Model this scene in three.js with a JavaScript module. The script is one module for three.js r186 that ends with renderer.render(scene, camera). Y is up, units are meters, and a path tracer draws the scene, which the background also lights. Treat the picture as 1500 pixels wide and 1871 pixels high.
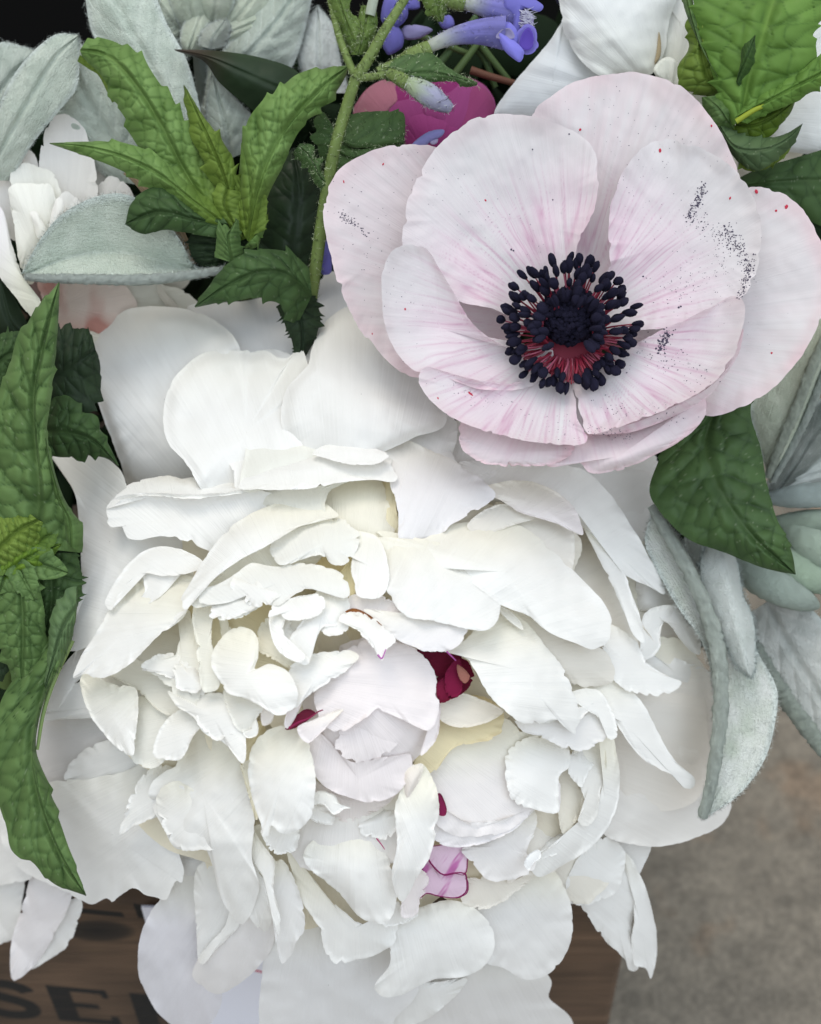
import * as THREE from 'three';
import { mergeGeometries } from 'three/addons/utils/BufferGeometryUtils.js';
import { RoundedBoxGeometry } from 'three/addons/geometries/RoundedBoxGeometry.js';

// ---------- camera, sky, sun, exposure ----------
const PITCH = 50 * Math.PI / 180, CP = Math.cos(PITCH), SP = Math.sin(PITCH);
const U = 0.0001, DIST = 3200, HEIGHT = 0.207;            // one unit of the drawings is 0.1 mm
const clamp01 = (v) => Math.min(1, Math.max(0, v));
const scene = new THREE.Scene();
const camera = new THREE.PerspectiveCamera(2 * Math.atan(935.5 / DIST) * 180 / Math.PI, 821 / 1024, 0.01, 60);
camera.position.set(0, HEIGHT + SP * DIST * U, CP * DIST * U);
camera.lookAt(0, HEIGHT, 0);
camera.updateMatrixWorld();
camera.focus = 0.304; camera.userData.fStop = 20;
const renderer = new THREE.WebGLRenderer({ antialias: true });
renderer.toneMapping = THREE.LinearToneMapping;
renderer.toneMappingExposure = 1.29;
renderer.shadowMap.enabled = true;
{
  const W = 256, H = 128, d = new Float32Array(W * H * 4);   // overcast, a little brighter and bluer high up behind the flowers
  for (let y = 0; y < H; y++) for (let x = 0; x < W; x++) {
    const el = (y + 0.5) / H * Math.PI - Math.PI / 2, az = (x + 0.5) / W * Math.PI * 2;
    const s = Math.max(0, Math.sin(el)), i = (y * W + x) * 4;
    const vx = Math.cos(el) * Math.cos(az), vz = -Math.cos(el) * Math.sin(az);
    const open = clamp01(0.5 + 0.5 * (-0.32 * vx + 0.72 * Math.sin(el) - 0.62 * -vz));   // the open sky lies behind the flowers, up and to the left
    const fill = Math.pow(1 - open, 2);                        // the low light from the yard behind the viewer is warmer
    const b = el > 0 ? 0.19 + 1.55 * Math.pow(open, 2.6) * (0.35 + 0.65 * s) : 0.15;
    const warm = Math.pow(1 - s, 2);
    d[i] = b * (0.885 + 0.10 * warm + 0.30 * fill); d[i + 1] = b * (0.985 + 0.01 * warm + 0.04 * fill); d[i + 2] = b * (1.10 - 0.10 * warm - 0.34 * fill); d[i + 3] = 1;
  }
  const t = new THREE.DataTexture(d, W, H, THREE.RGBAFormat, THREE.FloatType);
  t.mapping = THREE.EquirectangularReflectionMapping; t.magFilter = THREE.LinearFilter; t.minFilter = THREE.LinearFilter; t.needsUpdate = true;
  scene.background = t; scene.environment = t;
}
const sun = new THREE.DirectionalLight(0xfff4e6, 0.9);
sun.position.set(-0.45, 2.2, -0.55); sun.target.position.set(0, 0.1, 0);
sun.castShadow = true; sun.shadow.radius = 60; sun.shadow.mapSize.set(2048, 2048);
Object.assign(sun.shadow.camera, { left: -0.4, right: 0.4, top: 0.4, bottom: -0.4, near: 0.1, far: 5 });
scene.add(sun, sun.target);

// ---------- helpers ----------
let seed = 7;
const rnd = () => { seed = (seed + 0x6d2b79f5) | 0; let t = Math.imul(seed ^ (seed >>> 15), 1 | seed); t = (t + Math.imul(t ^ (t >>> 7), 61 | t)) ^ t; return ((t ^ (t >>> 14)) >>> 0) / 4294967296; };
const rr = (a, b) => a + (b - a) * rnd();
const clamp = (x, a = 0, b = 1) => Math.min(b, Math.max(a, x));
const sst = (a, b, x) => { const t = clamp((x - a) / (b - a)); return t * t * (3 - 2 * t); };
const lerp = (a, b, t) => a + (b - a) * t;
const hash = (x, y) => { let h = Math.imul(x | 0, 374761393) ^ Math.imul(y | 0, 668265263); h = Math.imul(h ^ (h >>> 13), 1274126177); return ((h ^ (h >>> 16)) >>> 0) / 4294967296; };
function noise(x, y) {
  const xi = Math.floor(x), yi = Math.floor(y), f = x - xi, g = y - yi, u = f * f * (3 - 2 * f), v = g * g * (3 - 2 * g);
  return lerp(lerp(hash(xi, yi), hash(xi + 1, yi), u), lerp(hash(xi, yi + 1), hash(xi + 1, yi + 1), u), v) * 2 - 1;
}
const fbm = (x, y) => noise(x, y) * 0.57 + noise(x * 2.1 + 9, y * 2.1) * 0.28 + noise(x * 4.3, y * 4.3 + 5) * 0.15;
function cells(x, y) {                                     // distance to the border between the two nearest cell centres
  const xi = Math.floor(x), yi = Math.floor(y); let a = 9, b = 9, who = 0;
  for (let j = -1; j < 2; j++) for (let i = -1; i < 2; i++) {
    const dx = xi + i + 0.15 + 0.7 * hash(xi + i, yi + j) - x, dy = yi + j + 0.15 + 0.7 * hash(xi + i + 57, yi + j + 31) - y, d = Math.hypot(dx, dy);
    if (d < a) { b = a; a = d; who = hash(xi + i + 91, yi + j + 17); } else if (d < b) b = d;
  }
  cells.who = who; return b - a;
}
// a point of the bouquet: right, down and towards the viewer, in tenths of a millimetre from the drawing's corner
function at(x, y, z, out = new THREE.Vector3()) {
  const s = (DIST - z) / DIST, X = (x - 750) * s * U, Y = -(y - 935.5) * s * U, Z = z * U;
  return out.set(X, HEIGHT + Y * CP + Z * SP, -Y * SP + Z * CP);
}
const parse = (s) => typeof s === 'string' ? s.trim().split(/\s+/).map((p) => { const a = p.split(',').map(Number); return [a[0], a[1], a[2] ?? 0]; }) : s;
function spline(pts, n, closed) {                          // centripetal curve through the points, n samples
  const c = new THREE.CatmullRomCurve3(pts.map((p) => new THREE.Vector3(...p)), closed, 'centripetal');
  c.arcLengthDivisions = 400;
  const out = []; for (let i = 0; i < (closed ? n : n + 1); i++) out.push(c.getPointAt(Math.min(1, i / n)).toArray());
  return out;
}
const used = new Map();
function numbered(name) { const k = used.get(name) ?? 0; used.set(name, k + 1); return k ? name + '_' + String(k).padStart(3, '0') : name; }
function thing(name, label, category, base, group) {
  const o = new THREE.Group(); o.name = numbered(name); scene.add(o); o.position.copy(base);
  o.userData = { label, category }; if (group) o.userData.group = group;
  return o;
}
function put(name, geo, mat, parent) {                      // geometry comes in world coordinates
  const p = new THREE.Vector3(); for (let q = parent; q && q !== scene; q = q.parent) p.add(q.position);
  geo.translate(-p.x, -p.y, -p.z);
  const m = new THREE.Mesh(geo, mat); m.name = name; m.castShadow = m.receiveShadow = true; parent.add(m);
  return m;
}
function grid(nu, nv, wrapU, fn) {                          // fn(i, j) -> [Vector3, colour, u, v]
  const nuV = wrapU ? nu : nu + 1, pos = new Float32Array(nuV * (nv + 1) * 3), col = new Float32Array(pos.length), uv = new Float32Array(nuV * (nv + 1) * 2), idx = [];
  for (let i = 0; i < nuV; i++) for (let j = 0; j <= nv; j++) {
    const k = i * (nv + 1) + j, [p, c, u, v] = fn(i, j);
    pos.set([p.x, p.y, p.z], k * 3); col.set(c, k * 3); uv.set([u, v], k * 2);
  }
  for (let i = 0; i < nu; i++) for (let j = 0; j < nv; j++) {
    const a = i * (nv + 1) + j, b = ((i + 1) % (wrapU ? nu : 1e9)) * (nv + 1) + j;
    idx.push(a, b, a + 1, b, b + 1, a + 1);
  }
  const g = new THREE.BufferGeometry();
  g.setAttribute('position', new THREE.BufferAttribute(pos, 3)); g.setAttribute('color', new THREE.BufferAttribute(col, 3)); g.setAttribute('uv', new THREE.BufferAttribute(uv, 2));
  g.setIndex(idx); g.computeVertexNormals();
  return g;
}
const mixc = (a, b, t) => [lerp(a[0], b[0], t), lerp(a[1], b[1], t), lerp(a[2], b[2], t)];
let petalCount = 0;
// A petal: a closed outline of (right, down, lift) points round a middle point; the sheet domes from the middle to the rim.
function petalGeo(outline, mid, o = {}) {
  const pts = parse(outline), m = parse(mid)[0], id = ++petalCount;
  const { L = 0, base = () => 0, foot = m, jag = 2.2, roll = 6, rip = 5, ripF = 9, lump = 5, N = 190, K = 26, color, rad = 300, power = 2, T = 0, TH = 90, frill = 0 } = o;
  const e = spline(pts, N, true), w = new THREE.Vector3(), size = Math.min(1.2, pts.reduce((a, p) => a + Math.hypot(p[0] - m[0], p[1] - m[1]), 0) / pts.length / 75);
  return grid(N, K, true, (i, j) => {
    const r = Math.pow(Math.max(j, 0.02) / K, 0.8), q = e[i], a0 = Math.atan2(q[1] - m[1], q[0] - m[0]);
    const jg = jag * Math.min(1, size + 0.15) * (noise(i * 0.6, id * 7.3) * 0.42 + noise(i * 0.13, id * 3.1) * 0.9 - 6 * Math.pow(Math.max(0, noise(i * 0.26, id * 9.7) - 0.35), 1.4)) * sst(0.55, 1, r), d0 = Math.hypot(q[0] - m[0], q[1] - m[1]) || 1;
    const x = lerp(m[0], q[0], r) + (q[0] - m[0]) / d0 * jg, y = lerp(m[1], q[1], r) + (q[1] - m[1]) / d0 * jg, rp = Math.pow(r, power);
    const dx = x - foot[0], dy = y - foot[1], fd = Math.hypot(dx, dy), fx = m[0] - foot[0], fy = m[1] - foot[1], fa = Math.atan2(dy * fx - dx * fy, dx * fx + dy * fy + 1e-6);
    let z = base(x, y) + L + m[2] * (1 - rp) + q[2] * rp - roll * Math.pow(sst(0.78, 1, r), 2) + T * clamp(y - m[1], -TH, TH) + frill * size * Math.pow(r, 6) * (0.55 * noise(i * 0.24, id * 1.7) + 0.9 * noise(i * 0.085, id * 4.1));
    z += rip * noise(Math.cos(fa) * ripF + id * 5, Math.sin(fa) * ripF + fd * 0.004) * clamp(fd / 140) + lump * fbm(x * 0.013 + id * 3, y * 0.013);
    return [at(x, y, z, w).clone(), color(x, y, r, fd / rad, fa, id, y - m[1]), fa * 60 * 0.01, fd * 0.01];
  });
}
// A blade between two edges with a rib between them, from foot (t = 0) to tip (t = 1).
function bladeGeo(A, S, B, o = {}) {
  const { L = 0, base = () => 0, NT = 130, NV = 36, arch = 12, groove = 6, serr = 0, saw = 3.2, quilt = 0, veins = 9, slant = 1.1, cell = 26, thick = 0, lump = 6, color, wave = 0, tipIn = 0.97 } = o;
  const a = spline(parse(A), NT, false), s = spline(parse(S), NT, false), b = spline(parse(B), NT, false), id = ++petalCount, w = new THREE.Vector3();
  const sheet = (back) => grid(NT, NV, false, (i, j) => {
    const v = j / NV * 2 - 1, av = Math.abs(v), e = v < 0 ? a[i] : b[i], c = s[i], t = i / NT;
    let x = lerp(c[0], e[0], av), y = lerp(c[1], e[1], av), z = lerp(c[2], e[2], av);
    const wid = Math.hypot(e[0] - c[0], e[1] - c[1]), qs = Math.min(1, wid / 45 + 0.1);
    if (serr) {
      const tt = t + 0.035 * Math.sin(t * 23 + id * 2 + (v < 0 ? 2 : 0)), ph = (((tt * serr + (v < 0 ? 0.3 : 0)) % 1) + 1) % 1, k = Math.floor(tt * serr + (v < 0 ? 0.3 : 0)), up = Math.pow(ph, 1.6) * (ph > 0.9 ? (1 - ph) / 0.1 : 1);
      const amp = saw * 3 * 1.5 * Math.max(0.08, hash(k, id + (v < 0 ? 40 : 0)) - 0.2) * Math.pow(av, 7) * Math.min(1, wid / 26) * (t < tipIn ? 1 : 0);
      if (wid > 1) { x += (e[0] - c[0]) / wid * amp * up; y += (e[1] - c[1]) / wid * amp * up; }
      z += amp * 0.4 * (hash(k, id + 9) - 0.4);
    }
    const edge = 1 - Math.pow(av, 8), along = t * veins - av * slant * Math.min(1, wid / 40), ph = along - Math.floor(along), vein = Math.pow(Math.abs(Math.sin(ph * Math.PI)), 0.6);
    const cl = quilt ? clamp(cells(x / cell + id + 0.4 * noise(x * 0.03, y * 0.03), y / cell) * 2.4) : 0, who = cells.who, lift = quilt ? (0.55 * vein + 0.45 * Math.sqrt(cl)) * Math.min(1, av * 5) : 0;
    z += arch * (1 - v * v) - groove * Math.exp(-Math.pow(v / 0.1, 2)) + quilt * qs * lift * edge + lump * fbm(x * 0.016 + id * 3, y * 0.016) + wave * Math.sin(t * 11 + id + (v < 0 ? 1.5 : 0)) * av * av;
    if (thick) z -= back ? thick * Math.pow(1 - Math.pow(av, 4), 0.5) : 0;
    z += base(x, y) + L;
    return [at(x, y, z, w).clone(), color(x, y, t, v, lift, id, vein, cl, who), (v * wid + 200) * 0.01, t * 5];
  });
  const g = sheet(false); if (!thick) return g;
  const bk = sheet(true); bk.index.array.reverse(); bk.computeVertexNormals();
  return mergeGeometries([g, bk]);
}
function tubeGeo(path, r0, r1, o = {}) {
  const { n = 24, m = 8, L = 0, base = () => 0, color = () => [1, 1, 1], bump = 0 } = o, pts = parse(path).map((p) => at(p[0], p[1], p[2] + L + base(p[0], p[1])));
  const c = new THREE.CatmullRomCurve3(pts, false, 'centripetal'), fr = c.computeFrenetFrames(n, false), id = ++petalCount;
  return grid(n, m, false, (i, j) => {
    const t = i / n, an = j / m * Math.PI * 2, p = c.getPointAt(t), rad = (typeof r0 === 'function' ? r0(t) : lerp(r0, r1, t)) * U * (1 + bump * noise(i * 0.9, (j % m) * 1.3 + id));
    p.addScaledVector(fr.normals[i], Math.cos(an) * rad).addScaledVector(fr.binormals[i], Math.sin(an) * rad);
    return [p, color(t, an), an, t * 4];
  });
}
// fine wool: thin tapering hairs standing on a surface
function woolGeo(geo, count, len, o = {}) {
  const { lean = 0.9, width = 0.5, color = [0.6, 0.68, 0.64], pick } = o, p = geo.attributes.position, n = geo.attributes.normal, uv = geo.attributes.uv;
  const pos = new Float32Array(count * 9), col = new Float32Array(count * 9), nor = new Float32Array(count * 9);
  const P = new THREE.Vector3(), Nn = new THREE.Vector3(), T = new THREE.Vector3(), S = new THREE.Vector3();
  for (let k = 0; k < count; k++) {
    let i = 0; for (let tries = 0; tries < 30; tries++) { i = Math.floor(rnd() * p.count); if (!pick || pick(uv.getX(i), uv.getY(i), i)) break; }
    P.fromBufferAttribute(p, i); Nn.fromBufferAttribute(n, i);
    T.set(rr(-1, 1), rr(-1, 1), rr(-1, 1)).multiplyScalar(lean).add(Nn).normalize();
    P.x += rr(-4, 4) * U; P.y += rr(-4, 4) * U; P.z += rr(-2, 2) * U;
    S.set(rr(-1, 1), rr(-1, 1), rr(-1, 1)).cross(T).normalize().multiplyScalar(width * U);
    const l = len * rr(0.5, 1.2) * U, b = k * 9, sh = rr(0.85, 1.1);
    const E1 = S.clone(), FN = E1.cross(T).normalize(); if (FN.dot(Nn) < 0) FN.negate(); FN.addScaledVector(Nn, 0.6).normalize();
    pos.set([P.x - S.x, P.y - S.y, P.z - S.z, P.x + S.x, P.y + S.y, P.z + S.z, P.x + T.x * l, P.y + T.y * l, P.z + T.z * l], b);
    for (let q = 0; q < 3; q++) { nor.set([FN.x, FN.y, FN.z], b + q * 3); col.set([color[0] * sh, color[1] * sh, color[2] * sh], b + q * 3); }
  }
  const g = new THREE.BufferGeometry();
  g.setAttribute('position', new THREE.BufferAttribute(pos, 3)); g.setAttribute('normal', new THREE.BufferAttribute(nor, 3)); g.setAttribute('color', new THREE.BufferAttribute(col, 3));
  return g;
}
const stuff = (m) => { m.userData.kind = 'stuff'; return m; };

// ---------- materials ----------
function streaks(w, h, fx, fy, contrast) {                  // fine lengthwise veining, used as relief
  const d = new Uint8Array(w * h * 4);
  for (let y = 0; y < h; y++) for (let x = 0; x < w; x++) {
    const v = 128 + contrast * (fbm(x * fx, y * fy) + 0.5 * noise(x * 0.31, y * 0.02)), i = (y * w + x) * 4;
    d[i] = d[i + 1] = d[i + 2] = clamp(v, 0, 255); d[i + 3] = 255;
  }
  const t = new THREE.DataTexture(d, w, h); t.wrapS = t.wrapT = THREE.RepeatWrapping; t.magFilter = THREE.LinearFilter; t.minFilter = THREE.LinearFilter; t.needsUpdate = true;
  return t;
}
const veinTex = streaks(512, 256, 0.09, 0.01, 90); veinTex.repeat.set(2.2, 0.12);
const woolTex = streaks(256, 256, 0.2, 0.2, 110); woolTex.repeat.set(1.2, 1.5);
const sheet = (o) => new THREE.MeshPhysicalMaterial({ vertexColors: true, side: THREE.DoubleSide, roughness: 0.92, transmission: 0.28, thickness: 0, specularIntensity: 0.35, ...o });
const M = {
  petal: sheet({ bumpMap: veinTex, bumpScale: 0.00009, transmission: 0.22 }),
  anemone: sheet({ bumpMap: veinTex, bumpScale: 0.00006, transmission: 0.22 }),
  leaf: sheet({ transmission: 0.22, clearcoat: 0.22, clearcoatRoughness: 0.42, roughness: 0.85 }),
  gloss: sheet({ transmission: 0.12, clearcoat: 0.35, clearcoatRoughness: 0.4, roughness: 0.85 }),
  wool: new THREE.MeshPhysicalMaterial({ vertexColors: true, side: THREE.DoubleSide, roughness: 1, specularIntensity: 0.1, sheen: 0.6, sheenRoughness: 0.6, sheenColor: new THREE.Color(0.8, 0.86, 0.82), bumpMap: woolTex, bumpScale: 0.0003 }),
  hair: new THREE.MeshStandardMaterial({ vertexColors: true, side: THREE.DoubleSide, roughness: 1 }),
  stem: new THREE.MeshPhysicalMaterial({ vertexColors: true, side: THREE.DoubleSide, roughness: 0.6, specularIntensity: 0.5 }),
  anther: new THREE.MeshPhysicalMaterial({ color: new THREE.Color().setRGB(0.012, 0.011, 0.026), roughness: 0.9, specularIntensity: 0.3, bumpMap: woolTex, bumpScale: 0.00007 }),
  filament: new THREE.MeshPhysicalMaterial({ vertexColors: true, roughness: 0.5 }),
};

// ---------- the setting ----------
function noiseTex(w, h, fn, srgb) {
  const d = new Uint8Array(w * h * 4);
  for (let y = 0; y < h; y++) for (let x = 0; x < w; x++) { const c = fn(x / w, y / h), i = (y * w + x) * 4; for (let k = 0; k < 3; k++) d[i + k] = clamp(c[k], 0, 1) * 255; d[i + 3] = 255; }
  const t = new THREE.DataTexture(d, w, h); if (srgb) t.colorSpace = THREE.SRGBColorSpace;
  t.wrapS = t.wrapT = THREE.MirroredRepeatWrapping; t.magFilter = THREE.LinearFilter; t.minFilter = THREE.LinearFilter; t.needsUpdate = true;
  return t;
}
{
  const col = noiseTex(1024, 1024, (u, v) => {
    const a = fbm(u * 9, v * 9), b = fbm(u * 60 + 4, v * 60), c = noise(u * 300, v * 300), br = sst(0.15, 0.5, fbm(u * 17 + 8, v * 17 + 3));
    const g = 0.47 + 0.04 * a + 0.06 * b + 0.05 * c;
    return [g * (1.02 + 0.05 * br), g * (0.955 - 0.02 * br), g * (0.85 - 0.06 * br)];
  }, true);
  const bmp = noiseTex(512, 512, (u, v) => { const g = 0.5 + 0.25 * fbm(u * 70, v * 70) + 0.2 * noise(u * 200, v * 200); return [g, g, g]; });
  const m = new THREE.MeshStandardMaterial({ map: col, roughness: 0.85, bumpMap: bmp, bumpScale: 0.0006 });
  const g = new THREE.PlaneGeometry(8, 8); g.rotateX(-Math.PI / 2);
  for (let i = 0; i < g.attributes.uv.count; i++) g.attributes.uv.setXY(i, g.attributes.position.getX(i) / 0.3 + 0.13, g.attributes.position.getZ(i) / 0.3);
  const o = new THREE.Mesh(g, m); o.name = 'pavement'; o.receiveShadow = true; o.userData.kind = 'structure'; scene.add(o);
}
// wooden crate: front at the near side, open top
const crateTop = at(1090, 1650, -430), CRATE = { x1: at(1146, 1760, -560).x, top: crateTop.y, front: crateTop.z };
{
  const x1 = CRATE.x1, x0 = x1 - 0.36, top = CRATE.top, front = CRATE.front, depth = 0.24, th = 0.011;
  const o = thing('wooden_crate', 'dark brown weathered wooden crate with black stencilled letters under the flowers', 'crate', new THREE.Vector3((x0 + x1) / 2, 0, front - depth / 2));
  const wood = (seedX) => noiseTex(512, 256, (u, v) => {
    const g = fbm(u * 3 + seedX, v * 34), f = noise(u * 9 + seedX, v * 150), k = fbm(u * 5 + seedX, v * 5 + 3), s = 0.215 + 0.05 * g + 0.04 * f + 0.09 * k;
    return [s * 1.18, s * 0.93, s * 0.7];
  }, true);
  const print = (() => {                                     // the front board with its stencil lettering
    const c = document.createElement('canvas'); c.width = 2048; c.height = 512; const x = c.getContext('2d'), im = x.createImageData(2048, 512);
    for (let py = 0; py < 512; py++) for (let px = 0; px < 2048; px++) {
      const g = fbm(px * 0.005, py * 0.06), f = noise(px * 0.02, py * 0.5), k = fbm(px * 0.009 + 7, py * 0.012), s = 70 + 13 * g + 5 * f + 20 * k, i = (py * 2048 + px) * 4;
      im.data[i] = s * 1.2; im.data[i + 1] = s * 0.96; im.data[i + 2] = s * 0.76; im.data[i + 3] = 255;
    }
    x.putImageData(im, 0, 0);
        const ink = 'rgba(24,24,24,0.93)', tilt = 0.17;          // stencil letters, set a little askew
    const bar = (x0, y0, x1, y1) => { x.fillStyle = ink; x.beginPath(); const s = (a) => tilt * (a - 1320); x.moveTo(x0, y0 + s(x0)); x.lineTo(x1, y0 + s(x1)); x.lineTo(x1 + 2, y1 + s(x1)); x.lineTo(x0 + 2, y1 + s(x0)); x.fill(); };
    const curve = (w, pts) => { x.strokeStyle = ink; x.lineWidth = w; x.beginPath(); const q = pts.map(([a, c]) => [a, c + tilt * (a - 1320)]); x.moveTo(...q[0]); for (let k = 1; k < q.length; k += 3) x.bezierCurveTo(...q[k], ...q[k + 1], ...q[k + 2]); x.stroke(); };
    bar(1317, 174, 1345, 258); bar(1340, 174, 1391, 185); bar(1340, 210, 1376, 221); bar(1340, 246, 1398, 258); bar(1383, 174, 1391, 194); bar(1388, 236, 1398, 258);              // E
    curve(19, [[1291, 196], [1284, 176], [1238, 174], [1238, 196], [1238, 216], [1290, 212], [1290, 236], [1290, 260], [1236, 258], [1230, 238]]);                                    // S
    bar(1421, 174, 1449, 258); curve(16, [[1440, 182], [1492, 176], [1492, 216], [1442, 214]]); curve(20, [[1456, 216], [1474, 222], [1484, 240], [1490, 262]]);                        // R
    bar(1377, -2, 1440, 8); bar(1364, -20, 1384, 8); bar(1456, -20, 1474, 6); bar(1300, -6, 1345, 6);
    { const g = x.createRadialGradient(0, 0, 4, 0, 0, 48); g.addColorStop(0, 'rgba(18,18,18,0.85)'); g.addColorStop(0.7, 'rgba(18,18,18,0.6)'); g.addColorStop(1, 'rgba(18,18,18,0)'); x.save(); x.translate(1405, 56); x.scale(1, 0.5); x.fillStyle = g; x.fillRect(-60, -60, 120, 120); x.restore(); }
    for (let k = 0; k < 350; k++) { x.fillStyle = `rgba(${70 + rnd() * 30 | 0},${58 + rnd() * 20 | 0},${45 + rnd() * 15 | 0},0.35)`; x.fillRect(rnd() * 2048, rnd() * 512, 10 + rnd() * 60, 1.5); }
    const t = new THREE.CanvasTexture(c); t.colorSpace = THREE.SRGBColorSpace; return t;
  })();
  const bm = noiseTex(256, 256, (u, v) => { const g = 0.5 + 0.3 * fbm(u * 4, v * 50) + 0.2 * noise(u * 12, v * 120); return [g, g, g]; });
  const mat = [1, 5, 9].map((s) => new THREE.MeshStandardMaterial({ map: wood(s), roughness: 0.85, bumpMap: bm, bumpScale: 0.0008 }));
  const front_m = new THREE.MeshStandardMaterial({ map: print, roughness: 0.85, bumpMap: bm, bumpScale: 0.0006 });
  const board = (name, w, h, d, x, y, z, m) => { const g = new RoundedBoxGeometry(w, h, d, 2, 0.0018); g.translate(x, y, z); return put(name, g, m, o); };
  const cx = (x0 + x1) / 2, fh = Math.min(0.115, top - 0.006);
  {
    const g = new RoundedBoxGeometry(0.36, fh, th, 3, 0.0016); const p = g.attributes.position, n = g.attributes.normal, uv = g.attributes.uv;
    for (let i = 0; i < p.count; i++) uv.setXY(i, (p.getX(i) + 0.18) / 0.36, (p.getY(i) + fh / 2) / 0.115);
    g.translate(cx, top - fh / 2, front - th / 2); put('front_board', g, front_m, o);
  }
  board('back_board', 0.36, fh, th, cx, top - fh / 2, front - depth + th / 2, mat[0]);
  board('end_board', th, fh, depth - 2 * th - 0.001, x0 + th / 2, top - fh / 2, front - depth / 2, mat[1]);
  board('end_board', th, fh, depth - 2 * th - 0.001, x1 - th / 2, top - fh / 2, front - depth / 2, mat[2]);
  board('floor_board', 0.336, 0.008, depth - 2 * th - 0.001, cx, top - fh + 0.012, front - depth / 2, mat[1]);
  // white card with a red line, pinned on the crate's front
  const k = thing('paper_card', 'white paper card with a thin red line behind the lowest petals', 'card', new THREE.Vector3(at(432, 1780, -520).x, top, front));
  const cw = document.createElement('canvas'); cw.width = 256; cw.height = 512; const y = cw.getContext('2d'); y.fillStyle = '#e9ebf6'; y.fillRect(0, 0, 256, 512);
  y.strokeStyle = '#c0354f'; y.lineWidth = 7; y.beginPath(); y.moveTo(150, 232); y.lineTo(215, 262); y.lineTo(256, 286); y.stroke();
  const ct = new THREE.CanvasTexture(cw); ct.colorSpace = THREE.SRGBColorSpace;
  const g = new THREE.PlaneGeometry(0.0355, 0.058, 8, 12); for (let i = 0; i < g.attributes.position.count; i++) g.attributes.position.setZ(i, 0.0012 * Math.sin(g.attributes.position.getX(i) * 90));
  const back = g.clone(); back.translate(0, 0, -0.0004);
  const gg = mergeGeometries([g, back]); gg.computeVertexNormals(); gg.rotateZ(0.02); gg.translate(at(432, 1780, -520).x, top - 0.026, front + 0.0035);
  put('card', gg, new THREE.MeshStandardMaterial({ map: ct, roughness: 0.9, side: THREE.DoubleSide }), k);
}
{
  // black tub standing behind the crate
  const o = thing('black_tub', 'black plastic tub behind the woolly leaves, nearly in darkness', 'tub', new THREE.Vector3(0, 0, -0.5));
  const m = new THREE.MeshPhysicalMaterial({ color: new THREE.Color().setRGB(0.003, 0.003, 0.003), roughness: 1, specularIntensity: 0.05 });
  const g = new RoundedBoxGeometry(1.1, 0.1, 0.46, 3, 0.01); g.translate(0, 0.05, -0.5); put('tub_body', g, m, o);
  const r = new RoundedBoxGeometry(1.12, 0.008, 0.475, 2, 0.003); r.translate(0, 0.1, -0.5); put('rim', r, m, o);
}
{
  // dark leaves packed between the stems under the flowers
  const leaf = new THREE.PlaneGeometry(1, 2, 4, 10);
  { const p = leaf.attributes.position; for (let i = 0; i < p.count; i++) { const t = (p.getY(i) + 1) / 2, w = Math.pow(Math.sin(Math.PI * Math.pow(t, 0.75)), 0.85), x = p.getX(i); p.setXYZ(i, x * w * 0.95, p.getY(i), -0.5 * x * x - 0.25 * (t - 0.5) ** 2 * 3 + 0.12 * Math.abs(x) + 0.03 * Math.sin(t * 21 + x * 5)); } leaf.computeVertexNormals(); }
  const spots = []; const box = [[-100, 90, 1500, 520], [-100, 500, 1330, 1150], [-150, 1000, 1080, 1400]];
  for (let k = 0; k < 1500; k++) { const b = box[k % 3], x = rr(b[0], b[2]), y = rr(b[1], b[3]); if (y < 140 && x < 330) continue; spots.push([x, y, rr(-560, -330)]); }
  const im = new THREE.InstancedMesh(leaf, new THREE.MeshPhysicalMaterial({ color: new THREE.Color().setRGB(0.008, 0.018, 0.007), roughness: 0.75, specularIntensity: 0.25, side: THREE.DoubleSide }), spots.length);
  const q = new THREE.Object3D(), c = new THREE.Color();
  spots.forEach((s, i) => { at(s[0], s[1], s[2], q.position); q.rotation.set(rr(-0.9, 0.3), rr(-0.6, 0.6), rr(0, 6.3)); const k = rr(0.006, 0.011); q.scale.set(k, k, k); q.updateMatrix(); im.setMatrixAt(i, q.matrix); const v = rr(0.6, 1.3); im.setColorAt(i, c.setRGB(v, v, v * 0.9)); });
  im.name = 'foliage'; im.castShadow = im.receiveShadow = true;
  im.userData = { kind: 'stuff', label: 'dark green leaves packed in the shade between the flowers', category: 'foliage' }; scene.add(im);
}

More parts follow.
